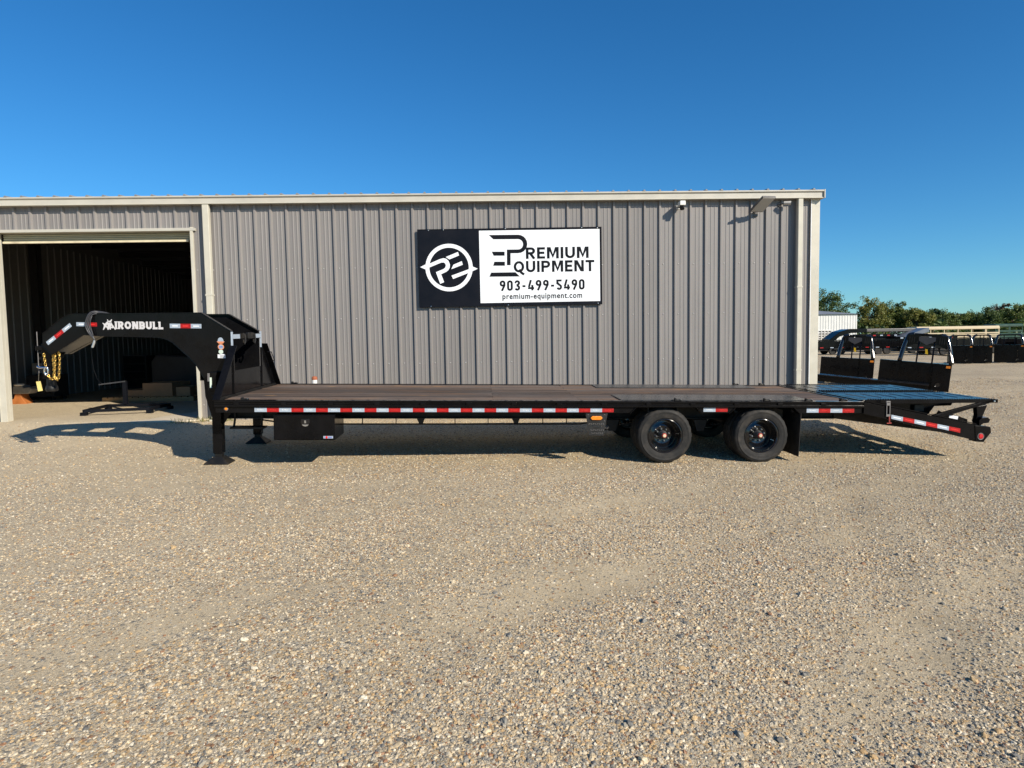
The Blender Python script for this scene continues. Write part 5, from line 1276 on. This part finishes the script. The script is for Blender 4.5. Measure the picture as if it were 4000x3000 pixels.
for sg in (1, -1):
    Y = (lambda y: y) if sg > 0 else (lambda y: WID-y)
    a, b = sorted((Y(-0.004), Y(0.128)))
    ep = MB().prism([(10.405, -0.332), (10.545, -0.338), (10.635, -0.352), (10.648, -0.43), (10.545, -0.567), (10.43, -0.560)], a, b, 'y').build('tail_plate', K, tr, bevel=0.005)
    c = -1 if sg > 0 else 1
    MB().lathe([(0.0, c*0.014), (0.03, c*0.012), (0.038, c*0.004), (0.039, 0)], 20, (10.497, Y(-0.005), -0.484)).build('side_lamp', M['red_lens'], ep, smooth=True)
    MB().lathe([(0.039, c*0.004), (0.047, c*0.006), (0.050, 0)], 20, (10.497, Y(-0.005), -0.484)).build('lamp_grommet', M['lens_ring'], ep, smooth=True)
    a, b = sorted((Y(0.03), Y(0.17)))
    MB().prism([(10.50, -0.36), (10.56, -0.31), (10.64, -0.30), (10.66, -0.255), (10.62, -0.22), (10.54, -0.225), (10.50, -0.262)], a+0.012, b, 'y').build('hinge_lug', K, tr, bevel=0.004)
    a, b = sorted((Y(0.10), Y(0.155)))
    MB().prism([(9.872, -0.20), (9.90, -0.262), (10.77, 0.0), (10.765, 0.022), (10.70, 0.02)], a, b, 'y').build('ramp_prop', K, tr, bevel=0.004)
    MB().prism([(10.50, -0.30), (10.57, -0.30), (10.66, -0.05), (10.50, -0.08), (10.52, -0.2)], a+0.01, b+0.03, 'y').build('ramp_foot', K, tr, bevel=0.003)
    MB().prism([(9.93, zt(9.93)), (10.05, -0.19), (10.22, -0.20), (10.44, -0.27), (10.44, zt(10.44))], Y(0.19)-0.004, Y(0.19)+0.004, 'y').build('side_gusset', K, tr)
    MB().lathe([(0, 0.02*c), (0.012, 0.018*c), (0.016, 0)], 8, (10.74, Y(0.10), 0.0)).build('pivot_bolt', M['zinc'], tr)
lb = MB().prism([(10.167, -0.203), (10.299, -0.228), (10.291, -0.272), (10.162, -0.248)], 0.1835, 0.1855, 'y').build('warning_label', M['white_print'], tr)
MB().prism([(10.167, -0.2035), (10.217, -0.213), (10.216, -0.219), (10.166, -0.2095)], 0.1825, 0.1832, 'y').build('label_band', M['orange_st1'], lb)
# tapes down the dovetail
for i in range(6):
    x0 = 9.189+i*(10.199-9.189)/6; x1 = x0+(10.199-9.189)/6
    f0 = lambda x: -0.180+(-0.375+0.180)*(x-9.189)/1.01
    o = MB().prism([(x0, f0(x0)-0.056), (x1, f0(x1)-0.060), (x1, f0(x1)), (x0, f0(x0))], 0.0015, 0.0035, 'y').build('reflective_tape', M['red_tape' if i % 2 else 'white_tape'], tr)
    MB().prism([(x0+0.03, f0(x0+0.03)-0.036), (x1-0.03, f0(x1-0.03)-0.036), (x1-0.03, f0(x1-0.03)-0.024), (x0+0.03, f0(x0+0.03)-0.024)], 0.0005, 0.0012, 'y').build('tape_print', M['red_print' if i % 2 else 'white_print'], o)
# ramp latch
la = MB(); la.box(9.098, 9.155, -0.012, 0.0, -0.006, 0.012); la.bar((9.105, -0.008, 0.0), (9.112, -0.008, -0.20), 0.010, 0.012, up=(0, 1, 0)); la.bar((9.150, -0.008, 0.0), (9.158, -0.008, -0.20), 0.010, 0.012, up=(0, 1, 0)); la.box(9.105, 9.165, -0.016, -0.001, -0.205, -0.175); la.box(9.10, 9.15, -0.018, -0.001, -0.05, -0.015)
lat = la.build('ramp_latch', M['lens_ring'], tr, bevel=0.002)
lt = MB(); lt.tube([(9.15, -0.01, -0.20), (9.155, -0.012, -0.29)], 0.010, 8); lt.tube([(9.12, -0.012, -0.30), (9.185, -0.012, -0.295)], 0.008, 6); lt.build('latch_handle', M['red_steel'], lat, smooth=True)
# the two ramps, laid level
for y0, y1 in ((0.10, 1.20), (1.39, 2.49)):
    rm = MB(); rm.prism([(8.865, 0.016), (10.79, 0.024), (10.79, 0.017), (8.865, 0.009)], y0+0.02, y1-0.02, 'y')
    ramp_ = rm.build('ramp', M['ramp'], tr)
    for ya, yb in ((y0, y0+0.0195), (y1-0.0195, y1)): MB().prism([(8.86, 0.020), (10.80, 0.028), (10.80, -0.02), (9.2, -0.035), (8.86, -0.005)], ya, yb, 'y').build('ramp_rail', K, ramp_)
    for i in range(8):
        x = 9.05+i*0.23; z = 0.016+0.004*(x-8.86)
        MB().prism([(x-0.010, z+0.001), (x, z+0.006), (x+0.010, z+0.001)], y0+0.30, y1-0.30, 'y').build('cleat', M['ramp'], ramp_)
    for ya in (y0+0.006, y1-0.0155):
        mb = MB(); x = 8.9
        while x < 10.77:
            z = 0.0205+0.0042*(x-8.86); mb.prism([(x, z), (x+0.010, z+0.011), (x+0.028, z)], ya, ya+0.009, 'y'); x += 0.036
        mb.build('grip_teeth', K, ramp_)
    for i in range(4):
        x = 9.2+i*0.45; MB().box(x-0.02, x+0.02, y0+0.02, y1-0.02, -0.025, 0.008).build('ramp_rib', K, ramp_)
MB().bar((8.83, 0.10, 0.008), (8.83, WID-0.10, 0.008), 0.06, 0.012).build('hinge_bar', K, tr, bevel=0.005)
for y in (0.34, 1.355):
    dp_ = MB().prism([(8.87, -0.01), (10.35, 0.0), (10.30, -0.09), (10.05, -0.10), (9.98, -0.2), (9.9, zt(9.9)-0.05), (8.87, -0.06)], y, y+0.012, 'y').build('ramp_web', K, tr)
    MB().box(9.72, 9.86, y-0.05, y-0.002, -0.17, -0.08).build('lock_block', KD, dp_)
    MB().prism([(10.02, zt(10.02)-0.1), (10.45, -0.42), (10.45, -0.25), (10.30, -0.26), (10.12, -0.16)], y, y+0.01, 'y').build('tail_web', K, tr)
del tr['off']

# ------------------------------------------------------------------ truck beds and trailers parked behind
def truck_bed(right, w, tilt, label, hgt=0.86, rack=(0.02, 0.22, 1.38, 1.23), top=1.70, seam=0.485, deck=None, tagc=True, detail=True):
    """truck bed standing on the ground, seen square to its headboard"""
    y = Vector((right[0], right[1], 0)).normalized(); x = Vector((y.y, -y.x, 0))
    R3 = Matrix((x, y, Vector((0, 0, 1)))).transposed() @ Matrix.Rotation(math.atan(tilt), 3, 'Y')
    e = empty('truck_bed', (right[0], right[1], -0.2), R3, label, 'truck bed', 'black truck beds with headache racks')
    H = hgt
    MB().box(-seam, 0, 0.0, 0.5, 0.02, H).build('side_box', K, e, bevel=0.012)
    MB().box(-w, -seam-0.002, 0.012, 0.3, 0.02, H).build('bulkhead', K, e, bevel=0.010)
    MB().box(-seam+0.02, -0.02, -0.006, -0.0005, 0.05, H-0.03).build('box_door', K, e, bevel=0.004)
    for sx in (-w+0.25, -0.35): MB().box(sx-0.05, sx+0.05, 0.51, 2.4, 0.0, 0.24).build('frame_runner', KD, e)
    for i in range(4): MB().box(-w+0.05, -0.05, 0.75+i*0.5, 0.81+i*0.5, 0.241, 0.30).build('cross_sill', KD, e)
    rb, rt, lb_, lt_ = rack
    for ub, ut in ((rb, rt), (lb_, lt_)):
        sg = 1 if ut > ub else -1
        ry = lambda z: 0.06+0.29*(z-H)
        pts = [(-ub, ry(H), H), (-ub-(ut-ub)*0.45, ry(H+(top-H)*0.5), H+(top-H)*0.5), (-ut, ry(top-0.06), top-0.06), (-ut-sg*0.07, ry(top), top+0.0), (-ut-sg*0.16, ry(top), top+0.02)]
        MB().tube(spline(pts, 5), 0.064, 16).build('rack_post', M['rim'], e, smooth='full')
    if detail:
        pc = Vector((-rb-(rt-rb)*0.30, ry(H+(top-H)*0.3), H+(top-H)*0.30)); wp = Vector((right[0], right[1], -0.2))+R3 @ pc
        hv = ((-SUN_DIR)+(Vector((0, 0, CAM_H))-wp).normalized()).normalized(); nl_ = (R3.transposed() @ hv).normalized()
        ax_ = Vector((-(rt-rb)*0.6, 0.29*(top-H)*0.6, (top-H)*0.6)); ax_ = (ax_-nl_*ax_.dot(nl_)).normalized(); sx_ = nl_.cross(ax_)
        MB().obox(pc+nl_*0.060, ax_*0.24, sx_*0.030, nl_*0.008).build('glint_plate', M['glint_gloss'], e, bevel=0.012, seg=4)  # added plate, turned to mirror the sun at the camera as a glint
    MB().bar((-rt-0.12, ry(top), top+0.01), (-lt_+0.12, ry(top), top+0.01), 0.09, 0.08).build('rack_top', K, e, bevel=0.02)
    for u in (rt+0.30, lt_-0.30): MB().bar((-u, ry(H), H), (-u, ry(top), top-0.02), 0.045, 0.045, up=(0, 1, 0)).build('rack_bar', K, e)
    if detail:
        for z in (H+0.26, H+0.40, H+0.57): MB().bar((-rb-0.05, ry(z)+0.03, z), (-lb_+0.05, ry(z)+0.03, z), 0.025, 0.03).build('rack_rail', K, e)
        for u0, sg in ((rt-0.02, 1), (lt_+0.02, -1)):
            g = MB().prism([(-u0, top), (-u0-sg*0.36, top), (-u0-sg*0.27, top-0.26), (-u0+sg*0.05, top-0.42)], 0.19, 0.198, 'y').build('rack_gusset', K, e)
            for i in range(3): MB().box(-u0-sg*(0.07+0.06*i)-0.012, -u0-sg*(0.07+0.06*i)+0.012, 0.182, 0.1895, top-0.25, top-0.07).build('louvre', KD, g)
        MB().prism([(-rt-0.28, top-0.05), (-rt-0.72, top-0.05), (-rt-0.72, top-0.17), (-rt-0.5, top-0.30), (-rt-0.28, top-0.17)], 0.17, 0.179, 'y').build('name_plate', M['cable'], e)
    MB().box(-0.145, -0.035, -0.018, -0.0065, H-0.12, H-0.05).build('marker_lamp', M['amber'], e, bevel=0.004)
    MB().lathe([(0.062, -0.006), (0.078, -0.02), (0.088, -0.006)], 24, (-0.30, -0.001, 0.21)).build('filler_ring', K, e, smooth=True)
    MB().lathe([(0.0, -0.0085), (0.062, -0.0095)], 24, (-0.30, -0.001, 0.21)).build('filler_cup', M['rim'], e)
    if tagc: MB().prism([(-rt-0.52, top-0.42), (-rt-0.46, top-0.43), (-rt-0.43, top-0.58), (-rt-0.50, top-0.57)], 0.10, 0.103, 'y').build('price_tag', M['yellow'], e)
    if deck:
        MB().box(-deck, -seam-0.03, -0.55, -0.001, 0.19, 0.225).build('lower_deck', M['ramp'], e, bevel=0.01)
        MB().box(-deck, -seam-0.03, -0.53, -0.50, 0.0, 0.189).build('deck_skirt', K, e)
    return e
truck_bed((13.28, 19.45), 1.911, 0.09, 'nearer black truck bed with headache rack, right of the shop wall', deck=3.6)
truck_bed((13.25, 23.5), 1.78, 0.06, 'farther black truck bed with headache rack, close to the shop corner', hgt=0.915, rack=(0.06, 0.19, 1.21, 1.06), top=1.73)
for i, (xr, yr, w_) in enumerate(((27.9, 38.8, 1.27), (29.1, 38.8, 1.1), (31.0, 38.8, 1.45), (32.7, 38.6, 1.5))):
    truck_bed((xr, yr), w_, 0.0, ['black truck bed at the left end of the far row', 'second black truck bed from the left in the far row', 'black truck bed at the right picture edge in the far row', 'black truck bed past the right picture edge in the far row'][i], hgt=1.10, rack=(0.03, 0.15, w_-0.05, w_-0.17), top=1.70, seam=0.3, tagc=False, detail=False)

def wheels_for(e, xs, ys, r=0.38):
    for x in xs:
        for y in ys:
            MB().lathe([(0.0, -0.09), (0.2, -0.09), (0.22, -0.11), (r-0.03, -0.11), (r, -0.08), (r, 0.08), (r-0.03, 0.11), (0, 0.11)], 20, (x, y, r)).build('wheel', M['rubber'], e, smooth=True)
BGZ = -0.215
# black gooseneck trailer standing side-on
g = empty('gooseneck_trailer', (42.0, 74.0, BGZ), None, 'long black gooseneck trailer parked side-on in front of the white building', 'trailer')
MB().prism([(-5.9, 1.05), (-5.75, 1.5), (-4.6, 2.35), (-3.6, 2.62), (-1.7, 2.62), (-1.5, 2.2), (-3.4, 2.15), (-4.7, 1.75), (-5.55, 1.0)], -1.0, 1.0, 'y').build('neck', K, g, bevel=0.05)
MB().box(-2.0, 5.2, -1.2, 1.2, 1.72, 2.0).build('deck', K, g)
MB().box(-1.68, 5.0, -1.1, 1.1, 2.25, 2.6).build('load_cover', M['lamp_body'], g, bevel=0.05)
for i in range(9): MB().bar((-1.4+i*0.72, -1.15, 2.0), (-1.05+i*0.72*1.0, -1.15, 2.25), 0.05, 0.06).build('stack_brace', M['cable'], g)
for i in range(9): MB().box(-1.8+i*0.8, -1.5+i*0.8, -1.205, -1.201, 1.78, 1.9).build('reflective_tape', M['red_tape' if i % 2 else 'white_tape'], g)
MB().box(-1.9, 5.0, -0.9, 0.9, 0.62, 1.719).build('frame', KD, g)
wheels_for(g, (0.9, 1.9, 3.4), (-1.05, 1.05), 0.5)
for x in (-1.6,): MB().box(x-0.08, x+0.08, -0.9, -0.74, 0.0, 1.1).build('landing_leg', KD, g)
MB().prism([(-5.75, 0.95), (-5.55, 0.95), (-5.55, 0.55), (-5.75, 0.55)], -0.1, 0.1, 'y').build('coupler', KD, g)
MB().box(-5.95, -5.75, -0.12, -0.1, 0.62, 0.85).build('price_tag', M['yellow'], g)
# a raised grey ramp on the trailer beside it
g = empty('ramp_trailer', (47.0, 72.0, BGZ), None, 'low black trailer with a grey ramp raised at a slant', 'trailer')
MB().box(-4.2, 2.2, -1.2, 1.2, 1.15, 1.65).build('deck', K, g, bevel=0.03)
MB().prism([(-3.6, 1.66), (-1.05, 2.60), (-0.85, 2.60), (-0.8, 2.15), (-2.5, 1.72)], -1.0, 1.0, 'y').build('raised_ramp', M['grey_ramp'], g)
for i in range(8): MB().box(-4.1+i*0.78, -3.8+i*0.78, -1.206, -1.202, 1.45, 1.58).build('reflective_tape', M['red_tape' if i % 2 else 'white_tape'], g)
wheels_for(g, (-1.4, -0.3), (-1.0, 1.0), 0.42)
MB().box(-4.0, 2.0, -0.9, 0.9, 0.38, 1.149).build('frame', KD, g)
def utility_trailer(loc, L_, label, rz=0.0):
    g = empty('utility_trailer', loc, (0, 0, rz), label, 'trailer', 'black trailers parked in the far yard')
    MB().box(-L_/2, L_/2, -1.0, 1.0, 0.62, 0.78).build('deck', K, g)
    MB().box(-L_/2, L_/2, -0.8, 0.8, 0.40, 0.619).build('frame', KD, g)
    for y in (-1.0, 0.95):
        MB().box(-L_/2, L_/2, y, y+0.05, 1.38, 1.46).build('top_rail', K, g); MB().box(-L_/2, L_/2, y+0.01, y+0.03, 0.781, 1.34).build('side_panel', K, g)
        n_ = int(L_/0.7)
        for i in range(n_+1): x = -L_/2+0.03+i*(L_-0.06)/n_; MB().box(x-0.03, x+0.03, y, y+0.05, 0.781, 1.379).build('stake', K, g)
    MB().prism([(-L_/2, 0.5), (-L_/2-1.3, 0.52), (-L_/2-1.3, 0.62), (-L_/2, 0.7)], -0.15, 0.15, 'y').build('tongue', KD, g)
    for i in range(5): MB().box(-L_/2+0.3+i*(L_-1.0)/4, -L_/2+0.62+i*(L_-1.0)/4, -1.006, -1.001, 0.66, 0.74).build('reflective_tape', M['red_tape' if i % 2 else 'white_tape'], g)
    wheels_for(g, (0.1, 0.95), (-0.85, 0.85)); return g
utility_trailer((37.5, 58.0, BGZ), 5.2, 'low black side-rail trailer, left one between the truck beds and the tan trailer')
utility_trailer((43.6, 60.0, BGZ), 5.6, 'low black side-rail trailer, middle one in front of the tan trailer')
utility_trailer((48.8, 57.5, BGZ), 5.6, 'low black side-rail trailer, right one behind the far row of beds')
utility_trailer((31.5, 64.0, BGZ), 5.0, 'low black side-rail trailer under the gooseneck trailer nose')
utility_trailer((35.4, 63.0, BGZ), 5.0, 'low black side-rail trailer seen through the farther rack')
utility_trailer((40.6, 66.0, BGZ), 5.0, 'low black side-rail trailer seen through the nearer rack')
# livestock trailers: slatted sides under a roof
def stock_trailer(loc, L_, h, mat, label, slats=7, rz=0.0):
    g = empty('livestock_trailer', loc, (0, 0, rz), label, 'trailer', None)
    MB().prism([(-1.05, h-0.06), (-0.9, h+0.08), (0.9, h+0.08), (1.05, h-0.06), (1.05, h-0.28), (-1.05, h-0.28)], -L_/2, L_/2, 'x').build('roof', mat, g, bevel=0.03)
    MB().box(-L_/2, L_/2, -1.0, 1.0, 0.55, 0.68).build('floor', mat, g)
    n_ = max(2, int(L_/1.5))
    for i in range(n_+1):
        x = -L_/2+0.05+i*(L_-0.1)/n_
        for y in (-1.0, 0.96): MB().box(x-0.04, x+0.04, y, y+0.04, 0.68, h-0.28).build('post', mat, g)
    hs = (h-0.96-0.3)/slats
    for i in range(slats):
        for y in (-1.03, 1.0): MB().box(-L_/2, L_/2, y, y+0.03, 0.68+i*hs, 0.68+i*hs+hs*0.62).build('slat', mat, g)
    wheels_for(g, (L_*0.12, L_*0.12+0.9), (-1.0, 1.0)); return g
stock_trailer((51.8, 75.5, BGZ), 9.6, 2.68, M['tan'], 'long tan livestock trailer with slatted sides behind the far row')
stock_trailer((61.2, 80.0, BGZ), 3.4, 2.95, M['dkgreen'], 'dark green livestock trailer behind the end of the tan one', slats=5)
g = empty('livestock_trailer', (36.4, 78.0, BGZ), None, 'silver livestock trailer with punched side holes by the shop corner', 'trailer')
MB().box(-4.0, 2.0, -1.0, 1.0, 2.45, 2.6).build('roof', M['alu'], g, bevel=0.03)
for i in range(6): MB().box(-4.0, 2.0, -1.02, -0.99, 0.75+i*0.285, 0.75+i*0.285+0.17).build('slat', M['alu'], g)
for i in range(16): MB().box(-4.0+i*0.39, -4.0+i*0.39+0.14, -1.05, -1.021, 0.75, 2.45).build('post', M['alu'], g)
MB().box(-4.0, 2.0, -0.985, 0.9, 0.6, 2.449).build('inner_wall', KD, g)
wheels_for(g, (-1.0, 0.0), (-1.0, 1.0))
# white sheet building
g = empty('white_shed', (60.0, 130.0, BGZ), None, 'white ribbed metal shed with grey roof at the shop corner', 'building')
mb = MB(); mb.box(-14, 9.9, 0.0, 12.0, 0.0, 6.3); shed = mb.build('wall', M['far_white'], g)
x = -14.0
while x < 9.8:
    MB().box(x, x+0.10, -0.05, -0.002, 0.0, 6.28).build('wall_rib', M['far_white'], shed); x += 0.55
mb = MB(); mb.add([(-14.3, -0.35, 6.28), (10.15, -0.35, 6.28), (10.15, 12.3, 6.28), (-14.3, 12.3, 6.28), (-10, 6, 7.25), (5.2, 6, 7.25)], [(0,1,5,4), (1,2,5), (2,3,4,5), (3,0,4), (3,2,1,0)]); mb.build('roof', M['far_roof'], g)

# ------------------------------------------------------------------ far field and trees
mb = MB(); mb.add([(-900, 112, -0.19), (900, 112, -0.19), (900, 890, -0.19), (-900, 890, -0.19)], [(0,1,2,3)])
M['grass'] = plain('dry_grass', (0.11, 0.12, 0.04), 0.9, vary=0.35, vscale=0.4)
tag(mb.build('field', M['grass']), kind='structure')

def crown_mesh(seed, w, h, n_cl, n_lf, leaf=0.36, low=0.12):
    r = np.random.default_rng(seed)
    cl = []
    while len(cl) < n_cl:
        p = r.uniform(-1, 1, 3); d = np.linalg.norm(p)
        if d > 1 or d < 0.35: continue
        p *= 0.78+0.35*r.random(); p[2] = p[2]*(0.5 if p[2] < 0 else 0.62)
        cl.append(p)
    cl = np.array(cl)*np.array([w/2, w/2, h*0.75]); cl[:, 2] += h*(0.46+low)
    rad = r.uniform(0.04, 0.15, n_cl)*w
    c = np.repeat(cl, n_lf, 0); rr_ = np.repeat(rad, n_lf)
    u = r.normal(size=(len(c), 3)); u /= np.linalg.norm(u, axis=1)[:, None]
    p = c+u*(rr_*r.random(len(c))**0.5)[:, None]
    p[:, 2] = np.maximum(p[:, 2], 0.25)
    a = r.normal(size=(len(c), 3)); a /= np.linalg.norm(a, axis=1)[:, None]
    b = np.cross(a, r.normal(size=(len(c), 3))); b /= np.linalg.norm(b, axis=1)[:, None]
    s_ = (leaf*r.uniform(0.5, 1.15, len(c)))[:, None]
    v = np.stack([p-a*s_, p+b*s_*0.45, p+a*s_, p-b*s_*0.45], 1).reshape(-1, 3)
    me = bpy.data.meshes.new('crown'); me.from_pydata(v.tolist(), [], (np.arange(len(c)*4).reshape(-1, 4)).tolist()); me.update(); return me, cl
crowns = {}
def tree(px, D, h, w, mat, label, var, cat='tree', leafless=False, group='trees beyond the yard'):
    x = (px-2000)/2504.4*D*1.002
    e = empty('tree', (x, D, -0.19), (0, 0, random.uniform(0, 6)), label, cat, group)
    me, cl = crown_mesh(var*17+3, w, h, 120 if not leafless else 60, 95 if not leafless else 14, 0.27 if not leafless else 0.3)
    tm = MB(); tm.tube([(0, 0, 0), (0.1, 0.05, h*0.18), (0.0, 0.1, h*0.4), (0.1, 0, h*0.62)], [0.22, 0.18, 0.13, 0.06], 8)
    for i in range(0, len(cl), 4 if not leafless else 1):
        q = Vector(cl[i]); b_ = Vector((0, 0, h*random.uniform(0.18, 0.5))); tm.tube([b_, b_.lerp(q, 0.55)+Vector((0, 0, 0.2)), q], [0.07, 0.045, 0.015], 5)
    tm.build('trunk', M['bark'], e, smooth=True)
    link('crown', me, M[mat], e)
T_ = [(3215, 150, 12.6, 11.5, 'leaf_dark', 'tall dark green tree behind the white shed'),
      (3405, 158, 10.4, 9.0, 'leaf_yellow', 'broad yellow-green tree right of the white shed'),
      (3465, 160, 10.0, 8.5, 'leaf', 'rounded green tree, second right of the white shed'),
      (3532, 158, 9.2, 6.5, 'leaf', 'narrow green tree above the slanted grey ramp'),
      (3580, 154, 7.8, 7.0, 'leaf_yellow', 'low orange-tinged tree above the left end of the tan trailer'),
      (3632, 162, 7.9, 7.0, 'leaf_dark', 'small dark tree above the left part of the tan trailer'),
      (3680, 160, 7.2, 7.0, 'leaf', 'small green tree left of the brown one'),
      (3735, 165, 6.9, 7.0, 'leaf_brown', 'brownish thin tree above the middle of the tan trailer'),
      (3790, 160, 7.0, 7.5, 'leaf', 'green tree just right of the brownish one'),
      (3850, 158, 7.5, 8.0, 'leaf_dark', 'dark bushy tree above the right end of the tan trailer'),
      (3905, 168, 9.0, 7.5, 'leaf_brown', 'pale thin-leaved tree above the green trailer'),
      (3950, 158, 8.2, 8.0, 'leaf', 'green tree above the right end of the far row'),
      (4005, 166, 9.0, 8.5, 'leaf_dark', 'dark tree cut by the right picture edge'),
      (4090, 160, 8.6, 9.0, 'leaf', 'green tree past the right picture edge'),
      (4190, 160, 8.0, 9.0, 'leaf_yellow', 'yellow-green tree past the right picture edge'),
      (3110, 160, 10.0, 10.0, 'leaf', 'green tree hidden behind the shop corner')]
for i, t in enumerate(T_): tree(*t, i)
# undergrowth below the trees
r = np.random.default_rng(5); n = 9000
px = r.uniform(2900, 4400, n); D = r.uniform(150, 175, n); hh = r.uniform(0, 1, n)**0.8*(3.4+1.4*np.sin(px*0.021)+0.8*np.sin(px*0.057))
c = np.stack([(px-2000)/2504.4*D, D, -0.19+hh], 1)
a = r.normal(size=(n, 3)); a /= np.linalg.norm(a, axis=1)[:, None]; b = np.cross(a, r.normal(size=(n, 3))); b /= np.linalg.norm(b, axis=1)[:, None]
s_ = r.uniform(0.35, 0.75, n)[:, None]
v = np.stack([c-a*s_, c+b*s_*0.6, c+a*s_, c-b*s_*0.6], 1).reshape(-1, 3)
me = bpy.data.meshes.new('undergrowth'); me.from_pydata(v.tolist(), [], np.arange(n*4).reshape(-1, 4).tolist()); me.update()
tag(link('undergrowth', me, M['leaf_dark']), 'tangled green undergrowth below the line of trees', 'undergrowth', kind='stuff')
